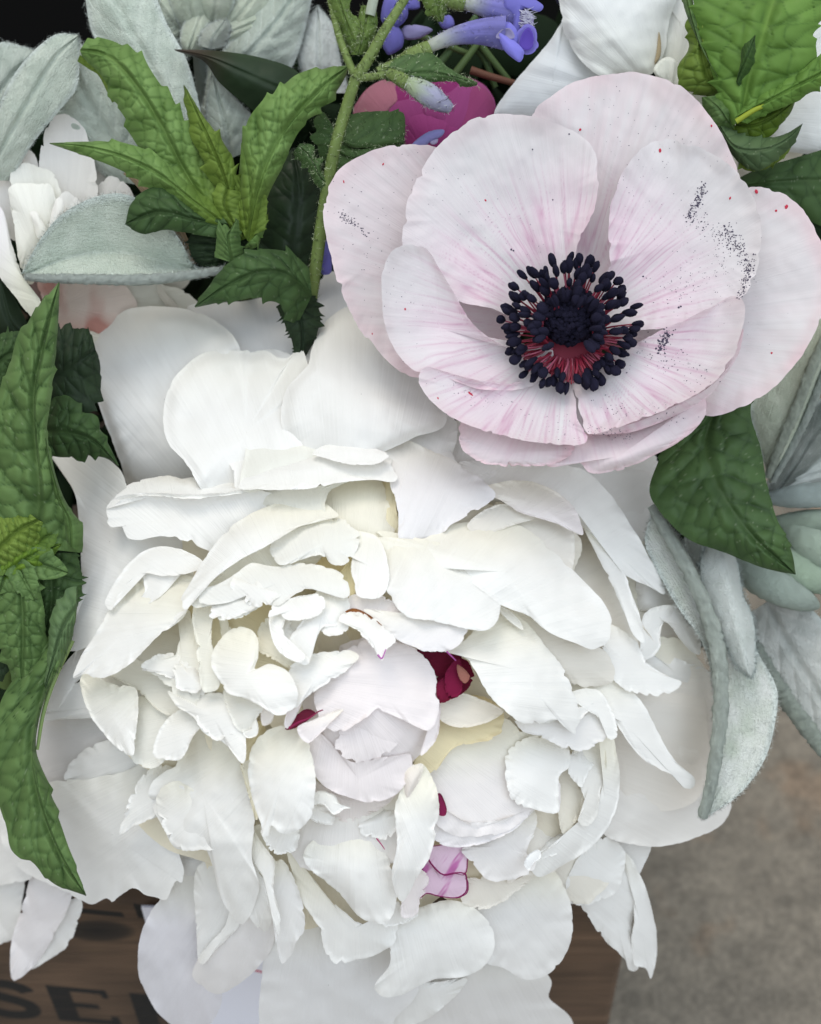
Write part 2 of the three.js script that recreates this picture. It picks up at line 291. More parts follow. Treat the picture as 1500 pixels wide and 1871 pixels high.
// ---------- the big white peony ----------
{
  const C = [640, 1245], dome = (x, y) => { const d = Math.hypot(x - C[0], (y - C[1]) * 1.02) / 680; return d < 1.15 ? 250 - 360 * d * d : 250 - 360 * 1.3225 - (d - 1.15) * 420; };
  const peony = thing('peony', 'large white double peony in full bloom filling the lower half', 'peony', at(640, 1300, -300));
  const WHITE = [0.888, 0.88, 0.848], CREAM = [0.885, 0.856, 0.735], GOLD = [0.84, 0.72, 0.42], BLUSH = [0.88, 0.825, 0.815];
  const tone = (tip, root, o = {}) => (x, y, r, fd, fa, id, up) => {
    let c = mixc(root, tip, sst(-0.6, 0.35, fd * 0.35 - 0.1 + up / 110 + 0.15 * fbm(x * 0.01, y * 0.01 + id)));
    const v = 1 + 0.014 * noise(fa * 40, fd * 2 + id) + 0.015 * fbm(x * 0.008 + id, y * 0.008);
    return [c[0] * v, c[1] * v, c[2] * v];
  };
  const P = (outline, mid, L, o = {}) => {
    const m = parse(mid)[0], d = Math.hypot(m[0] - C[0], m[1] - C[1]) || 1, k = Math.max(260, d) / d, q = [m[0], m[1], m[2] * 0.5], e = parse(outline).map((a) => [m[0] + (a[0] - m[0]) * 1.035, m[1] + (a[1] - m[1]) * 1.035, a[2] * 1.15]);
    return put(o.name || 'petal', petalGeo(e, [q], { L: L * 0.8, base: dome, foot: [m[0] - (m[0] - C[0]) * k, m[1] - (m[1] - C[1]) * k], rad: 330, roll: -2.5, rip: 5, ripF: 5, lump: 4, T: 0.32, frill: 7, jag: 3, color: tone(o.tip || WHITE, o.root || CREAM), ...o }), M.petal, peony);
  };
  // the packed inner petals that close the flower behind the ones in front
  for (const [n, R, s, L] of [[11, 275, 185, -85], [8, 150, 150, -55], [4, 50, 120, -30]]) for (let k = 0; k < n; k++) {
    const a = k / n * 6.283 + R, cx = C[0] + Math.cos(a) * R, cy = C[1] + Math.sin(a) * R, pts = [];
    for (let i = 0; i < 14; i++) { const b = i / 14 * 6.283, e = s * rr(0.88, 1.08), outw = Math.cos(b - a); pts.push([cx + Math.cos(b) * e, cy + Math.sin(b) * e, -12 + 22 * outw]); }
    P(pts, [[cx, cy, -14]], L + rr(-10, 10), { tip: [0.86, 0.80, 0.64], root: [0.84, 0.73, 0.45], N: 80, K: 14, lump: 10 });
  }
  const out = { T: 0.1, frill: 9, roll: 0, jag: 1.5, root: [0.87, 0.855, 0.79], rad: 300, lump: 9, rip: 6, ripF: 4 };
  // --- guard petals, furthest back ---
  P('1080,850,-40 1140,825,-60 1195,835,-30 1199,870 1190,930 1175,980 1158,1000 1120,940,-30 1080,890,-60', '1130,900,25', -60, out);
  P('345,565,-10 400,556 450,553 495,545 513,556 530,600 546,645 540,720,-90 440,740,-110 370,660,-60', '450,640,15', 30, { ...out, tip: [0.84, 0.84, 0.83] });
  P('562,655,-30 561,590,-10 572,545 600,500,-20 660,520,-40 690,600,-60 640,690,-80 585,700,-60', '620,600,20', 60, { ...out, tip: [0.84, 0.84, 0.83] });
  P('165,640,-18 168,612,-22 195,592,-26 232,572,-30 270,566,-30 330,570,-34 380,585,-30 412,606,-16 434,642,-10 440,760,-60 400,900,-130 320,930,-140 245,900,-110 222,840,-50 195,770 172,700,-6', '300,730,-30', 45, { ...out, jag: 1.2, T: -0.5, TH: 170, roll: 18 });
  P('452,650,-20 480,640 510,640 540,651,6 556,645 572,622,-6 590,660,-30 560,700,-40 500,690,-40', '525,668,8', 55, out);
  P('452,646,-10 440,647 415,645 390,646 365,655 335,680,-4 315,708,-8 306,745,-8 305,780 313,812,4 340,842,4 362,878 420,950,-110 520,960,-130 620,900,-110 640,780,-50 600,690,-20 566,682,6 545,640,4 520,660,2 490,647', '450,790,-75', 95, { ...out, jag: 2, T: -0.08, roll: 14 });
  P('566,668,10 572,638,2 586,606,-4 610,580,-10 640,566,-14 720,590,-30 800,720,-50 806,775,-30 745,800,-20 690,830,-40 640,880,-100 560,850,-90 520,780,-40 530,710,-4', '660,720,26', 110, { ...out, rip: 6, T: -0.05, roll: 12 });
  P('735,805,-10 800,758,-10 832,770,-20 815,845,-20 760,850,-30', '785,805,6', 20, out);
  P('97,836,-20 112,830,-20 150,829,-14 185,838,-8 208,852 222,868 236,900 300,940,-20 350,970,-50 330,1060,-70 250,1130,-50 190,1140,-10 165,1172 130,1182 124,1166 140,1120 150,1050 148,980 140,910,-8 118,868,-14', '200,990,-4', -40, out);
  P('-60,1440,-20 10,1482 35,1545 55,1600 5,1614 -60,1622', '-10,1540,10', -140, out);
  P('-60,1600,-20 40,1600 40,1640 22,1712 -50,1722,-20', '-20,1660,10', -170, out);
  P('58,1240,-10 150,1300 240,1330 270,1370 240,1430 160,1450 90,1440 60,1390,-10 40,1320,-20', '150,1375,12', -120, { ...out, tip: [0.78, 0.755, 0.73] });
  P('121,1425 128,1398 160,1368 220,1352 300,1390,-20 260,1440,-30 165,1440', '195,1400,10', -75, out);
  P('60,1290,-20 96,1300 130,1255 190,1233 240,1255 330,1320,-20 300,1390,-30 240,1352 190,1318 120,1313 80,1316', '200,1290,10', -55, out);
  P('156,1180,-10 172,1212 142,1245 112,1290 84,1302,-10 70,1318,-20 100,1240', '122,1250,12', -45, out);
  P('125,1640 148,1648 137,1700 122,1728 82,1756 58,1768 70,1700 100,1630,-20', '105,1690,6', -150, out);
  P('66,1590,-20 42,1655 24,1715 20,1768 25,1790 62,1764 72,1752 102,1700 128,1645 130,1600,-20 100,1580,-30', '72,1680,16', -118, { ...out, tip: [0.85, 0.82, 0.82] });
  P('10,1500,-10 14,1552 52,1592 112,1622 148,1640 170,1649 196,1638 206,1644 216,1634 246,1619 262,1630 282,1636 300,1641 318,1606 327,1611 331,1588 322,1545 350,1470,-20 360,1400,-40 300,1384,-20 232,1410 160,1428 98,1430 60,1450', '205,1525,22', -48, { ...out, jag: 2, rip: 8, ripF: 6 });
  // hanging petals at the lower edge
  P('330,1560,-30 372,1560,-20 372,1640 362,1700 380,1760 402,1800 396,1845 362,1880,-20 318,1872,-20 280,1832,-14 257,1785,-6 254,1745 262,1698 300,1632', '325,1730,20', -75, { ...out, tip: [0.80, 0.785, 0.815] });
  P('300,1560,-40 380,1540,-40 420,1560,-40 415,1610,-20 360,1612,-10 310,1600,-20', '360,1585,5', -95, out);
  P('360,1590,-10 385,1570,-10 415,1590 428,1650 415,1700 385,1735 366,1756 360,1700', '392,1660,4', -35, out);
  P('430,1560,-30 468,1600,-10 496,1670 497,1722 475,1762 435,1796 402,1813 375,1802 354,1782 362,1755 388,1722 420,1690 430,1640', '436,1730,18', -22, { ...out, tip: [0.845, 0.82, 0.80] });
  P('362,1752,-10 385,1722 412,1690 428,1640 436,1690 420,1710 395,1735 372,1760', '405,1715,10', -8, out);
  P('492,1720 502,1690,-10 560,1640,-30 640,1700,-30 720,1720,-20 760,1800,-20 720,1860 690,1900 600,1960 500,1940 478,1860 482,1780', '600,1800,24', -28, { ...out, tip: [0.83, 0.82, 0.805], rip: 9 });
  P('720,1800,-20 800,1770,-20 900,1750,-30 985,1775 1004,1800 997,1822 1037,1862 1042,1930 800,1960 670,1930,-20', '860,1850,14', -100, { ...out, tip: [0.80, 0.78, 0.75] });
  P('720,1830 745,1800 800,1795,-10 850,1790,-20 815,1835 760,1870 705,1885 690,1870', '765,1830,10', -70, out);
  P('1062,1645 1085,1590,-10 1112,1548,-20 1150,1570 1168,1610 1152,1700 1164,1768 1148,1769 1144,1754 1110,1722 1082,1684', '1120,1660,12', -62, out);
  P('1130,1545,-10 1150,1570 1178,1620 1198,1700 1199,1740 1188,1786 1180,1768 1162,1764 1154,1720 1158,1650 1150,1600', '1172,1690,14', -46, out);
  P('1090,1530,-10 1150,1535 1186,1545 1176,1580 1160,1605 1120,1610,-20', '1140,1565,5', -95, out);
  P('1100,1340,-30 1180,1395,-20 1262,1425 1300,1400,-10 1335,1440,-14 1318,1500 1262,1531 1200,1544 1150,1540 1106,1522,-10 1070,1450,-40', '1195,1480,10', -45, { ...out, tip: [0.87, 0.84, 0.79] });
  P('1040,1600 1080,1545,-10 1112,1532 1140,1560 1130,1620 1095,1646 1050,1651 1035,1640', '1090,1600,8', -40, out);
  P('780,790 860,770,-20 1000,800,-20 1100,850 1190,870,-10 1185,980,-30 1060,950 950,890 880,905 820,860', '960,850,10', -40, { ...out, tip: [0.84, 0.825, 0.79] });
  P('830,850 880,840,-10 960,850,-10 1000,880 960,900 880,890', '910,868,6', -10, { ...out, jag: 3 });
  P('1000,900,-20 1130,920 1205,1040 1262,1180 1290,1340 1270,1450 1150,1460,-30 1000,1250,-40 960,1050,-30', '1130,1200,6', -50, { tip: [0.885, 0.845, 0.78] });
  P('985,1560 1080,1525 1125,1580 1070,1650 1035,1640 1000,1600', '1050,1590,6', -52, { tip: [0.85, 0.81, 0.72] });
  // --- right hand side ---
  P('1175,1030,-20 1207,1050 1228,1086 1247,1116 1242,1128 1205,1115 1165,1110,-30', '1205,1088,4', -35, out);
  P('860,870,-30 920,850,-20 1000,842,-10 1062,860 1110,902 1150,960 1178,1008 1200,1050 1209,1080 1180,1066 1142,1050 1110,1012,-10 1060,960,-30 980,930,-60 900,920,-60', '1050,930,10', 20, out);
  P('1000,960,-40 1080,960,-10 1120,1040 1160,1120 1195,1185 1120,1190,-20 1040,1120,-40 1000,1030,-40', '1080,1060,-18', -30, { tip: [0.82, 0.78, 0.70], root: [0.8, 0.72, 0.55] });
  P('1060,944 1090,960,-4 1112,1000 1136,1040 1152,1082 1167,1122 1173,1168 1156,1156 1140,1118,8 1115,1062,10 1090,1012,10 1070,972,6', '1118,1050,14', 26, {});
  P('1120,1160,-40 1180,1168,-10 1240,1170 1262,1190 1300,1250 1312,1400,-20 1262,1432,-20 1180,1340,-40 1120,1260,-60', '1230,1290,-8', -12, { tip: [0.885, 0.85, 0.79], root: CREAM, lump: 8, T: 0.15 });
  P('1172,1182 1202,1200,-20 1240,1205 1310,1240 1305,1275,-10 1230,1260,-20 1180,1230,-20', '1235,1230,6', -25, out);
  P('1170,1188 1172,1150 1177,1124 1192,1112,6 1225,1108,8 1232,1120,4 1212,1138 1206,1160,6 1206,1180 1190,1200 1172,1204', '1190,1152,10', 5, { jag: 1, T: 0 });
  P('1205,1112,-10 1228,1107 1252,1118 1270,1140 1279,1170,-6 1277,1194 1264,1190 1242,1166,8 1222,1140,10 1208,1132,4', '1246,1143,10', 10, { jag: 1, T: 0 });
  P('1100,1140,-10 1135,1152 1166,1180 1182,1210 1216,1234 1242,1246 1228,1262 1180,1270 1140,1256 1114,1226 1104,1190 1092,1160,-16', '1145,1210,16', 42, {});
  P('1020,1160,-60 1060,1190,-20 1092,1214 1142,1254 1176,1290 1202,1340 1232,1390 1266,1420 1263,1434 1246,1436 1236,1420 1190,1396 1160,1370 1122,1312 1098,1275,4 1050,1280,-10 1010,1230,-40', '1140,1320,22', 62, {});
  // --- top band ---
  P('198,948,6 204,922,8 222,908,14 260,902,22 300,903,26 340,906,28 400,902,24 445,897,14 500,905,-10 560,950,-40 480,1000,-60 430,1030,-60 385,1006,-30 345,990,-14 300,978,-2 252,986,6 234,981,8 225,962,8 206,963,8', '350,945,-16', 26, { root: [0.80, 0.80, 0.70], rad: 240, roll: 0, lump: 3, T: 0 });
  P('202,928,0 222,900,-10 245,882,-20 282,873,-26 315,871,-28 330,875,-28 360,871,-28 400,878,-26 445,888,-20 490,893,-10 450,900,6 400,906,12 340,910,14 300,907,12 258,906,10 224,913,6', '335,891,4', 38, { roll: 0, lump: 3, T: 0.1, foot: [350, 1100] });
  P('560,960,-30 590,895,-20 640,868,-10 690,872,-8 704,900,-6 714,990,-20 650,1010,-30 600,1000,-40', '655,935,16', 18, { tip: CREAM, root: [0.83, 0.77, 0.55], lump: 4 });
  P('690,880,-20 716,872 722,905 724,935 740,985,-30 700,990,-30', '712,930,4', 8, { tip: [0.82, 0.76, 0.55], root: GOLD });
  P('450,900,-20 500,888 560,889 600,885 640,878 600,900 585,950,-10 540,960,-30 480,930,-30', '545,915,-6', 36, { tip: [0.83, 0.82, 0.74], root: CREAM });
  P('436,764 450,786 458,781 470,800 462,850 450,892 432,895,-10 426,860 412,830 415,815 428,795', '442,835,6', 25, { jag: 1 });
  P('444,893,-6 450,830 460,786 475,776 483,786 520,789 546,800 578,826 580,860,-20 500,890,-20', '505,835,10', 36, { tip: [0.83, 0.825, 0.76], jag: 1 });
  P('440,890,-6 455,868,-14 500,851,-20 562,831,-24 600,812,-26 635,811,-26 682,819,-22 708,832,-12 716,850 722,872,4 714,880,6 680,876,12 630,880,14 590,888,14 540,893,12 490,894,6', '590,858,12', 58, { jag: 2.5, roll: 2 });
  P('572,828,-4 600,812,-8 640,811,-10 682,819,-8 708,832 690,846,8 640,848,12 600,838,8', '640,830,8', 74, { jag: 1.5, roll: 2 });
  P('700,822 724,800,-6 770,795,-10 812,812,-10 838,850,-4 885,885 850,890,-10 790,850,-10 745,830,-10', '775,825,6', 12, out);
  P('702,824 722,804 746,806 790,826 840,851 880,880 902,902 880,925,-10 830,950,-20 790,985,-40 735,985,-30 728,940,-6 718,890,4 706,848', '790,890,14', 48, { tip: [0.84, 0.82, 0.82] });
  P('850,880,-10 890,862 930,862 960,880 900,905,-10', '905,880,4', -5, out);
  P('905,860,-10 950,868 1010,905 1000,925 960,905', '955,890,5', 0, { ...out, tip: [0.8, 0.775, 0.74] });
  P('830,960,-20 900,920,-10 960,930,-6 1020,945,-10 1060,1000,-20 1020,1060,-30 920,1000,-40 860,990,-40', '945,965,-10', 12, { tip: [0.80, 0.76, 0.67], root: [0.78, 0.71, 0.54] });
  P('855,962 890,930 935,922 975,945 940,958 880,975', '910,945,8', 34, { tip: [0.83, 0.8, 0.73], jag: 1 });
  P('930,965 990,945 1042,965 1048,1000 1045,1035 1030,1055 985,1020 940,990', '1000,995,14', 30, { tip: [0.83, 0.80, 0.74], jag: 1 });
  P('884,894,2 920,882 962,880,-2 1002,893,-4 1042,920,-4 1056,946 1063,976 1045,970 1016,956 986,946 950,936 926,920', '985,922,18', 56, { tip: BLUSH, foot: [870, 1000], jag: 1.6 });
  // --- the big shoulder ---
  P('640,995,-20 700,984 780,985 820,962,-14 880,956,-14 940,962,-14 986,986,-10 1022,1021,-6 1062,1062 1102,1108 1112,1152 1101,1176 1080,1183 1050,1172 1000,1151 962,1122 930,1110 905,1098 868,1068 830,1040,-10 760,1035,-30 690,1030,-30', '925,1045,42', 74, { lump: 8, rip: 6, jag: 2 });
  P('690,975,-20 760,985,-6 850,1010,6 910,1080 906,1126 885,1150 862,1149 830,1141 790,1131 752,1126 730,1110 714,1086 700,1060,-10 690,1010,-20', '800,1060,34', 84, { lump: 7, jag: 2 });
  P('580,985,-20 620,970,-10 660,973 690,985 708,1030 706,1075 692,1091 655,1087 647,1060 642,1032 650,1005 652,992 620,1000', '676,1035,22', 74, { jag: 1.5 });
  P('495,1002,-16 520,976,-12 560,960,-8 605,945,-6 645,965 656,985 652,1002 640,1020 625,1029,4 605,1029 585,1012 555,1020 515,1032', '590,990,22', 66, { tip: [0.845, 0.84, 0.79] });
  P('560,1030,-20 620,1000,-10 665,1000,-10 665,1090,-20 620,1095,-30 570,1070,-30', '615,1050,-4', 10, { tip: GOLD, root: [0.7, 0.56, 0.28] });
  P('600,1060,-4 622,1045 648,1003,14 644,1040,10 646,1085 620,1082', '630,1050,4', 40, { tip: [0.8, 0.72, 0.45], root: GOLD, jag: 0.5 });
  P('335,1092 350,1064,-4 376,1020,-6 420,966,-10 470,935,-16 520,916,-20 560,911,-22 592,924,-14 612,945 580,949,6 560,956,8 530,971,10 480,1001,10 440,1021,8 400,1050,6 362,1086,4 352,1102 342,1109', '455,985,20', 62, { foot: [560, 1150], jag: 1.5, lump: 4 });
  P('350,1095 400,1050 440,1018 530,968 590,948,-4 600,1000,-30 540,1050,-30 440,1090,-30 390,1110,-20', '465,1035,-14', 40, { tip: [0.84, 0.825, 0.72], root: CREAM });
  // --- left side of the middle ---
  P('195,1102 214,1060 240,1026,-6 270,1004,-10 310,1000,-8 346,1011 372,1032,-6 345,1046,4 300,1052,4 262,1047,4 236,1062,4 216,1087,2 206,1112', '285,1028,10', 44, { jag: 1 });
  P('200,1110,-30 240,1050,-20 290,1040,-10 350,1045,-10 320,1100,-30 240,1120,-30', '275,1075,-6', 10, { tip: [0.82, 0.81, 0.74] });
  P('262,1052 275,1035 300,1028 340,1034 320,1060 285,1095 240,1110,-10 265,1080', '295,1055,10', 42, { jag: 1 });
  P('138,1236 150,1200 176,1160 206,1110,-4 240,1076,-8 266,1058,-10 320,1054,-10 352,1060,-4 346,1096 330,1131 290,1160,4 250,1200,2 216,1226 180,1237 160,1228', '245,1140,26', 70, { foot: [420, 1120], jag: 1.6, lump: 4 });
  P('215,1170,-30 300,1120,-20 380,1110,-20 420,1260,-30 340,1300,-40 250,1260,-30', '310,1210,-10', -10, { tip: [0.80, 0.775, 0.68], root: [0.77, 0.71, 0.54] });
  P('326,1128 345,1122 358,1160 368,1255 352,1296 330,1290 302,1245 262,1220 278,1208 312,1202 330,1165', '335,1220,10', 42, { tip: [0.84, 0.83, 0.76] });
  P('258,1222 275,1204 300,1195 335,1204 372,1258 358,1290,-10 340,1256 312,1240 282,1229', '320,1228,8', 54, { jag: 3 });
  P('354,1110 372,1098 390,1104 386,1160 400,1250 372,1262 362,1200', '378,1180,6', 64, { tip: [0.84, 0.83, 0.75] });
  P('340,1100,-10 420,1090 520,1100 560,1170 530,1250,-10 450,1260,-20 370,1250,-20', '450,1170,-30', 35, { tip: [0.82, 0.76, 0.55], root: [0.74, 0.64, 0.38] });
  P('400,1110 405,1180 402,1235 440,1260 430,1170', '415,1185,6', 46, { tip: [0.82, 0.79, 0.66] });
  P('470,1160 490,1130 515,1165 540,1195 560,1215 545,1225 500,1205 475,1190', '510,1180,8', 50, { tip: [0.83, 0.80, 0.67] });
  P('372,1100 376,1075 400,1068 438,1046,-2 460,1030,-4 500,1035,-2 552,1030,-4 592,1036 621,1050 635,1076 632,1091 600,1086 580,1076,6 545,1081,6 505,1106,4 482,1099 458,1086 420,1100', '520,1060,18', 86, { tip: [0.845, 0.84, 0.80], jag: 2.4 });
  P('345,1092,-4 380,1080 430,1072 478,1082 470,1108 442,1126 402,1131 386,1106 360,1110', '420,1100,12', 88, { tip: [0.845, 0.84, 0.79], jag: 2.5 });
  P('585,1076,-4 632,1088 637,1112 622,1140 590,1146 579,1166 562,1212 540,1204 530,1170 556,1130 570,1100', '590,1120,14', 82, { jag: 2 });
  P('520,1150,-10 545,1110 572,1110 565,1165 545,1195 525,1185', '545,1155,-6', 74, { tip: [0.84, 0.83, 0.78] });
  P('492,1128 502,1104 530,1094 585,1088 592,1106 576,1126 542,1133 521,1131 510,1120', '540,1112,10', 112, { jag: 2 });
  P('492,1126 506,1108 524,1116 517,1150 527,1175 556,1196 548,1208 512,1192 496,1162', '508,1150,8', 104, { jag: 1 });
  P('533,1218 570,1196 605,1192,4 640,1190 653,1200 641,1216 602,1246 562,1271 540,1292 522,1270,-10 528,1240', '585,1225,14', 92, { jag: 2 });
  P('388,1212 394,1186 420,1155 450,1149 468,1165 471,1200 466,1222 490,1214 520,1225 536,1250 541,1270 530,1296 505,1304 480,1291 450,1276 420,1266 400,1241', '446,1234,20', 112, { jag: 1.5 });
  P('410,1262 450,1276 480,1292 470,1310 452,1336 436,1334 420,1306', '448,1300,10', 84, { tip: [0.84, 0.83, 0.77], jag: 1 });
  P('466,1312 472,1330 468,1344 452,1348 444,1338 460,1330', '458,1336,6', 98, { jag: 0.5 });
  P('480,1292 500,1298 495,1320 480,1325', '488,1308,4', 84, { tip: [0.85, 0.8, 0.76], jag: 0.5 });
  P('548,1250 558,1262 545,1300 525,1330 520,1325 530,1285', '538,1292,4', 86, { jag: 0.5, tip: BLUSH });
  P('150,1240 166,1229 200,1250,4 246,1260,6 251,1290,4 246,1350 240,1377 210,1361 176,1321 155,1281', '205,1305,20', 42, { foot: [330, 1200], jag: 1.5 });
  P('245,1275,-6 300,1296 316,1335 298,1392 268,1402 238,1378 244,1330', '272,1340,12', 20, { tip: [0.84, 0.835, 0.775] });
  P('185,1225,-10 240,1205,-10 300,1235 336,1290 302,1304 250,1262 205,1236', '265,1260,-4', 5, { tip: [0.82, 0.80, 0.71] });
  P('222,1522 226,1490 248,1440 282,1402,-10 320,1410,-20 310,1460 280,1490 250,1507', '268,1460,12', 10, {});
  // --- the lower left mass ---
  P('275,1455 284,1425 330,1385,-6 360,1330,-10 420,1310,-10 445,1370 452,1450 462,1510 456,1560 470,1620 440,1680,-10 405,1640,-10 372,1546 325,1546 300,1510', '370,1450,34', 30, { lump: 10, rip: 6, ripF: 7, jag: 2.5 });
  P('290,1455,-4 320,1430 345,1440 380,1480 400,1540 372,1552 325,1546 296,1505', '340,1500,12', 52, { lump: 8 });
  P('400,1580,-10 430,1500,-4 456,1520 470,1580 500,1660 480,1700,-20 440,1650', '452,1590,10', 28, {});
  P('282,1380 290,1340 312,1309 352,1290,-4 376,1312,-8 352,1346 330,1386 310,1388', '325,1345,10', 68, { jag: 1.5 });
  P('309,1264 340,1276 400,1268,-4 432,1298,-6 447,1340 442,1392 410,1357 372,1337 356,1311 325,1291', '390,1308,14', 84, { jag: 1.5 });
  P('455,1402 465,1362 500,1332,-4 535,1331,-6 560,1354,-4 571,1400 574,1440 565,1490 540,1516 512,1519 496,1506 490,1526 481,1526 478,1506 469,1480 459,1440', '512,1425,26', 102, { jag: 1.6, lump: 6 });
  P('440,1390,-14 470,1350,-10 480,1400 478,1470 470,1500 452,1440', '465,1430,0', 62, { tip: [0.83, 0.79, 0.63], root: CREAM });
  P('440,1330,-20 480,1320,-20 480,1370,-30 445,1400,-30', '460,1352,0', 50, { tip: [0.82, 0.74, 0.5], root: GOLD });
  P('452,1528 482,1512 492,1560 522,1582 546,1632 556,1682 541,1720 516,1756 506,1730 497,1672 476,1592 458,1562', '506,1630,14', 44, { tip: [0.83, 0.82, 0.80] });
  P('480,1515 540,1505 542,1548 516,1561 492,1550', '512,1532,6', 56, {});
  P('458,1515 474,1535 500,1575 499,1620 512,1680 508,1705 496,1672 478,1600 456,1562', '482,1600,8', 64, { jag: 2 });
  // --- heart of the flower: the closed bud and what leans over it ---
  P('560,1262,-24 600,1200,-24 660,1170,-20 722,1172,-16 770,1198,-14 796,1250,-14 801,1302,-12 790,1342,-14 765,1372,-16 740,1402,-20 700,1424,-24 640,1412,-26 590,1382,-28 566,1330,-28', '690,1290,44', 62, { tip: BLUSH, root: BLUSH, lump: 8, roll: 10, T: 0.12 });
  P('596,1235,-8 625,1200,-10 665,1174,-10 725,1174,-8 772,1200,-8 797,1250,-6 800,1296 780,1330,4 745,1318,8 700,1300,10 655,1318,10 620,1335,6 588,1312,0 580,1270,-6', '690,1250,26', 70, { tip: BLUSH, root: BLUSH, lump: 6, T: 0.16 });
  P('744,1192,-10 775,1198,-10 802,1250,-10 804,1310 796,1352 770,1376 782,1330 788,1280 776,1232', '792,1300,5', 62, { tip: BLUSH, root: BLUSH, jag: 2.5 });
  P('575,1340,2 600,1352,6 625,1382,12 650,1395,12 690,1386,12 722,1382,10 746,1380,4 746,1420 721,1450 681,1465 640,1456 600,1440 570,1402 566,1352', '655,1424,10', 76, { tip: [0.84, 0.785, 0.78], root: BLUSH, jag: 1.5, roll: 0 });
  P('620,1340 650,1300 700,1288 745,1300 730,1350 690,1385 645,1390 615,1368', '680,1345,10', 78, { tip: BLUSH, root: BLUSH, roll: 0, T: 0.16, frill: 3 });
  P('565,1420,-20 600,1440,-10 680,1460 721,1452 690,1480 640,1500 600,1490,-10', '640,1470,2', 42, { tip: [0.82, 0.76, 0.72], root: BLUSH });
  P('571,1452 590,1446 612,1455 620,1468 640,1476 628,1478 610,1488 590,1470 570,1470', '600,1464,6', 84, { jag: 2 });
  P('544,1330 575,1314 610,1300 626,1297 602,1322 580,1345 562,1357', '582,1326,6', 106, { tip: BLUSH, jag: 1 });
  P('620,1132 634,1117 670,1124 700,1145 722,1170 706,1184 697,1204 690,1196 680,1182 650,1150', '675,1152,10', 112, { jag: 3 });
  P('668,1115 700,1117 742,1121 792,1119 822,1130 851,1150 842,1170 822,1186 770,1188 732,1171 702,1150', '770,1152,12', 100, { jag: 1.4, tip: [0.845, 0.825, 0.82] });
  P('640,1092 690,1086 720,1100 760,1130,-10 690,1135,-10 640,1115', '690,1110,4', 74, { tip: BLUSH });
  // crimson hearts deep between the petals
  const RED = [0.13, 0.004, 0.024], dark = (tip) => tone(tip, [tip[0] * 0.6, tip[1], tip[2] * 0.8]);
  P('760,1190 800,1186 835,1192 864,1236 840,1268 806,1282 798,1240', '822,1232,-8', 42, { name: 'crimson_petal', color: dark(RED), lump: 10, rip: 12, jag: 3 });
  P('815,1230 838,1205 846,1250 836,1272 818,1268', '832,1245,8', 66, { name: 'crimson_petal', color: dark([0.2, 0.007, 0.045]), jag: 2 });
  P('798,1250 818,1238 822,1268 804,1284', '810,1262,6', 66, { name: 'crimson_petal', color: dark([0.17, 0.006, 0.035]), jag: 2 });
  P('836,1215 858,1235 850,1248 840,1240', '847,1233,3', 76, { name: 'crimson_petal', color: dark([0.34, 0.14, 0.11]), jag: 1 });
  P('522,1332 540,1308 560,1296 575,1302 560,1318 540,1330', '548,1315,0', 84, { name: 'crimson_petal', color: dark([0.2, 0.02, 0.05]), jag: 1 });
  P('798,1452 804,1450 816,1480 812,1490 798,1486', '804,1470,2', 78, { name: 'crimson_petal', color: dark([0.22, 0.015, 0.07]), jag: 0.5 });
  P('632,1118 646,1112 672,1122 700,1148 690,1152 660,1128', '664,1126,3', 93, { name: 'stigma', color: () => [0.26, 0.10, 0.03], jag: 0.6 });
  for (const [x, y, w, h, a, L] of [[470, 1075, 46, 30, 0.2, 100], [425, 1105, 40, 24, -0.3, 98], [610, 1125, 30, 36, 0.5, 92], [345, 1235, 34, 26, 0.7, 66], [395, 1315, 40, 30, 0.5, 92], [300, 1120, 40, 24, -0.5, 64], [520, 1150, 24, 34, 0.3, 84],
    [700, 1500, 42, 30, -0.4, 66], [580, 1480, 40, 26, 0.4, 60], [930, 1545, 44, 22, -0.4, 66], [1010, 1545, 44, 18, -0.6, 60], [1040, 1300, 42, 18, -0.3, 90], [985, 1100, 34, 20, 0.6, 60], [1060, 1395, 22, 40, 0.2, 56]]) {
    const pts = []; for (let i = 0; i < 11; i++) { const b = i / 11 * 6.283, e = rr(0.78, 1.18), u = Math.cos(b) * w * e, v = Math.sin(b) * h * e; pts.push([x + u * Math.cos(a) - v * Math.sin(a), y + u * Math.sin(a) + v * Math.cos(a), Math.sin(b) < -0.3 ? -22 : 2]); }
    P(pts, [[x, y, 10]], L - 8, { jag: 4, frill: 12, N: 160 });
  }
  // --- right of the heart ---
  P('755,1395,-20 800,1290,-10 860,1270,-10 918,1300,-6 905,1345 830,1365,-10 790,1410,-20', '835,1325,-20', 30, { tip: [0.80, 0.71, 0.47], root: [0.72, 0.58, 0.32] });
  P('798,1292 840,1268 900,1288 918,1300 882,1322 830,1327 804,1312', '855,1300,6', 44, { tip: [0.84, 0.79, 0.70], jag: 1 });
  P('765,1400,-20 800,1362,-10 850,1331,-4 906,1310,-6 962,1340 1032,1360 1037,1402 1021,1416 1016,1482 975,1477 962,1492 902,1522 842,1524 800,1502 786,1455,-10', '905,1425,-20', 52, { tip: [0.845, 0.81, 0.795], root: CREAM, lump: 6 });
  P('925,1385,-10 960,1350,-6 1032,1358 1038,1402 1021,1416 1016,1483 976,1476 940,1465,-4', '980,1412,12', 62, { jag: 2 });
  P('860,1130,-10 905,1112,-10 962,1122 1042,1166 1104,1192 1118,1240,-10 1050,1250,-20 990,1200,-20 930,1160,-20', '1010,1180,8', 44, { tip: [0.82, 0.785, 0.71] });
  P('905,1105 925,1112 950,1135 955,1150 930,1135', '932,1128,4', 66, { jag: 0.5, tip: [0.84, 0.82, 0.75] });
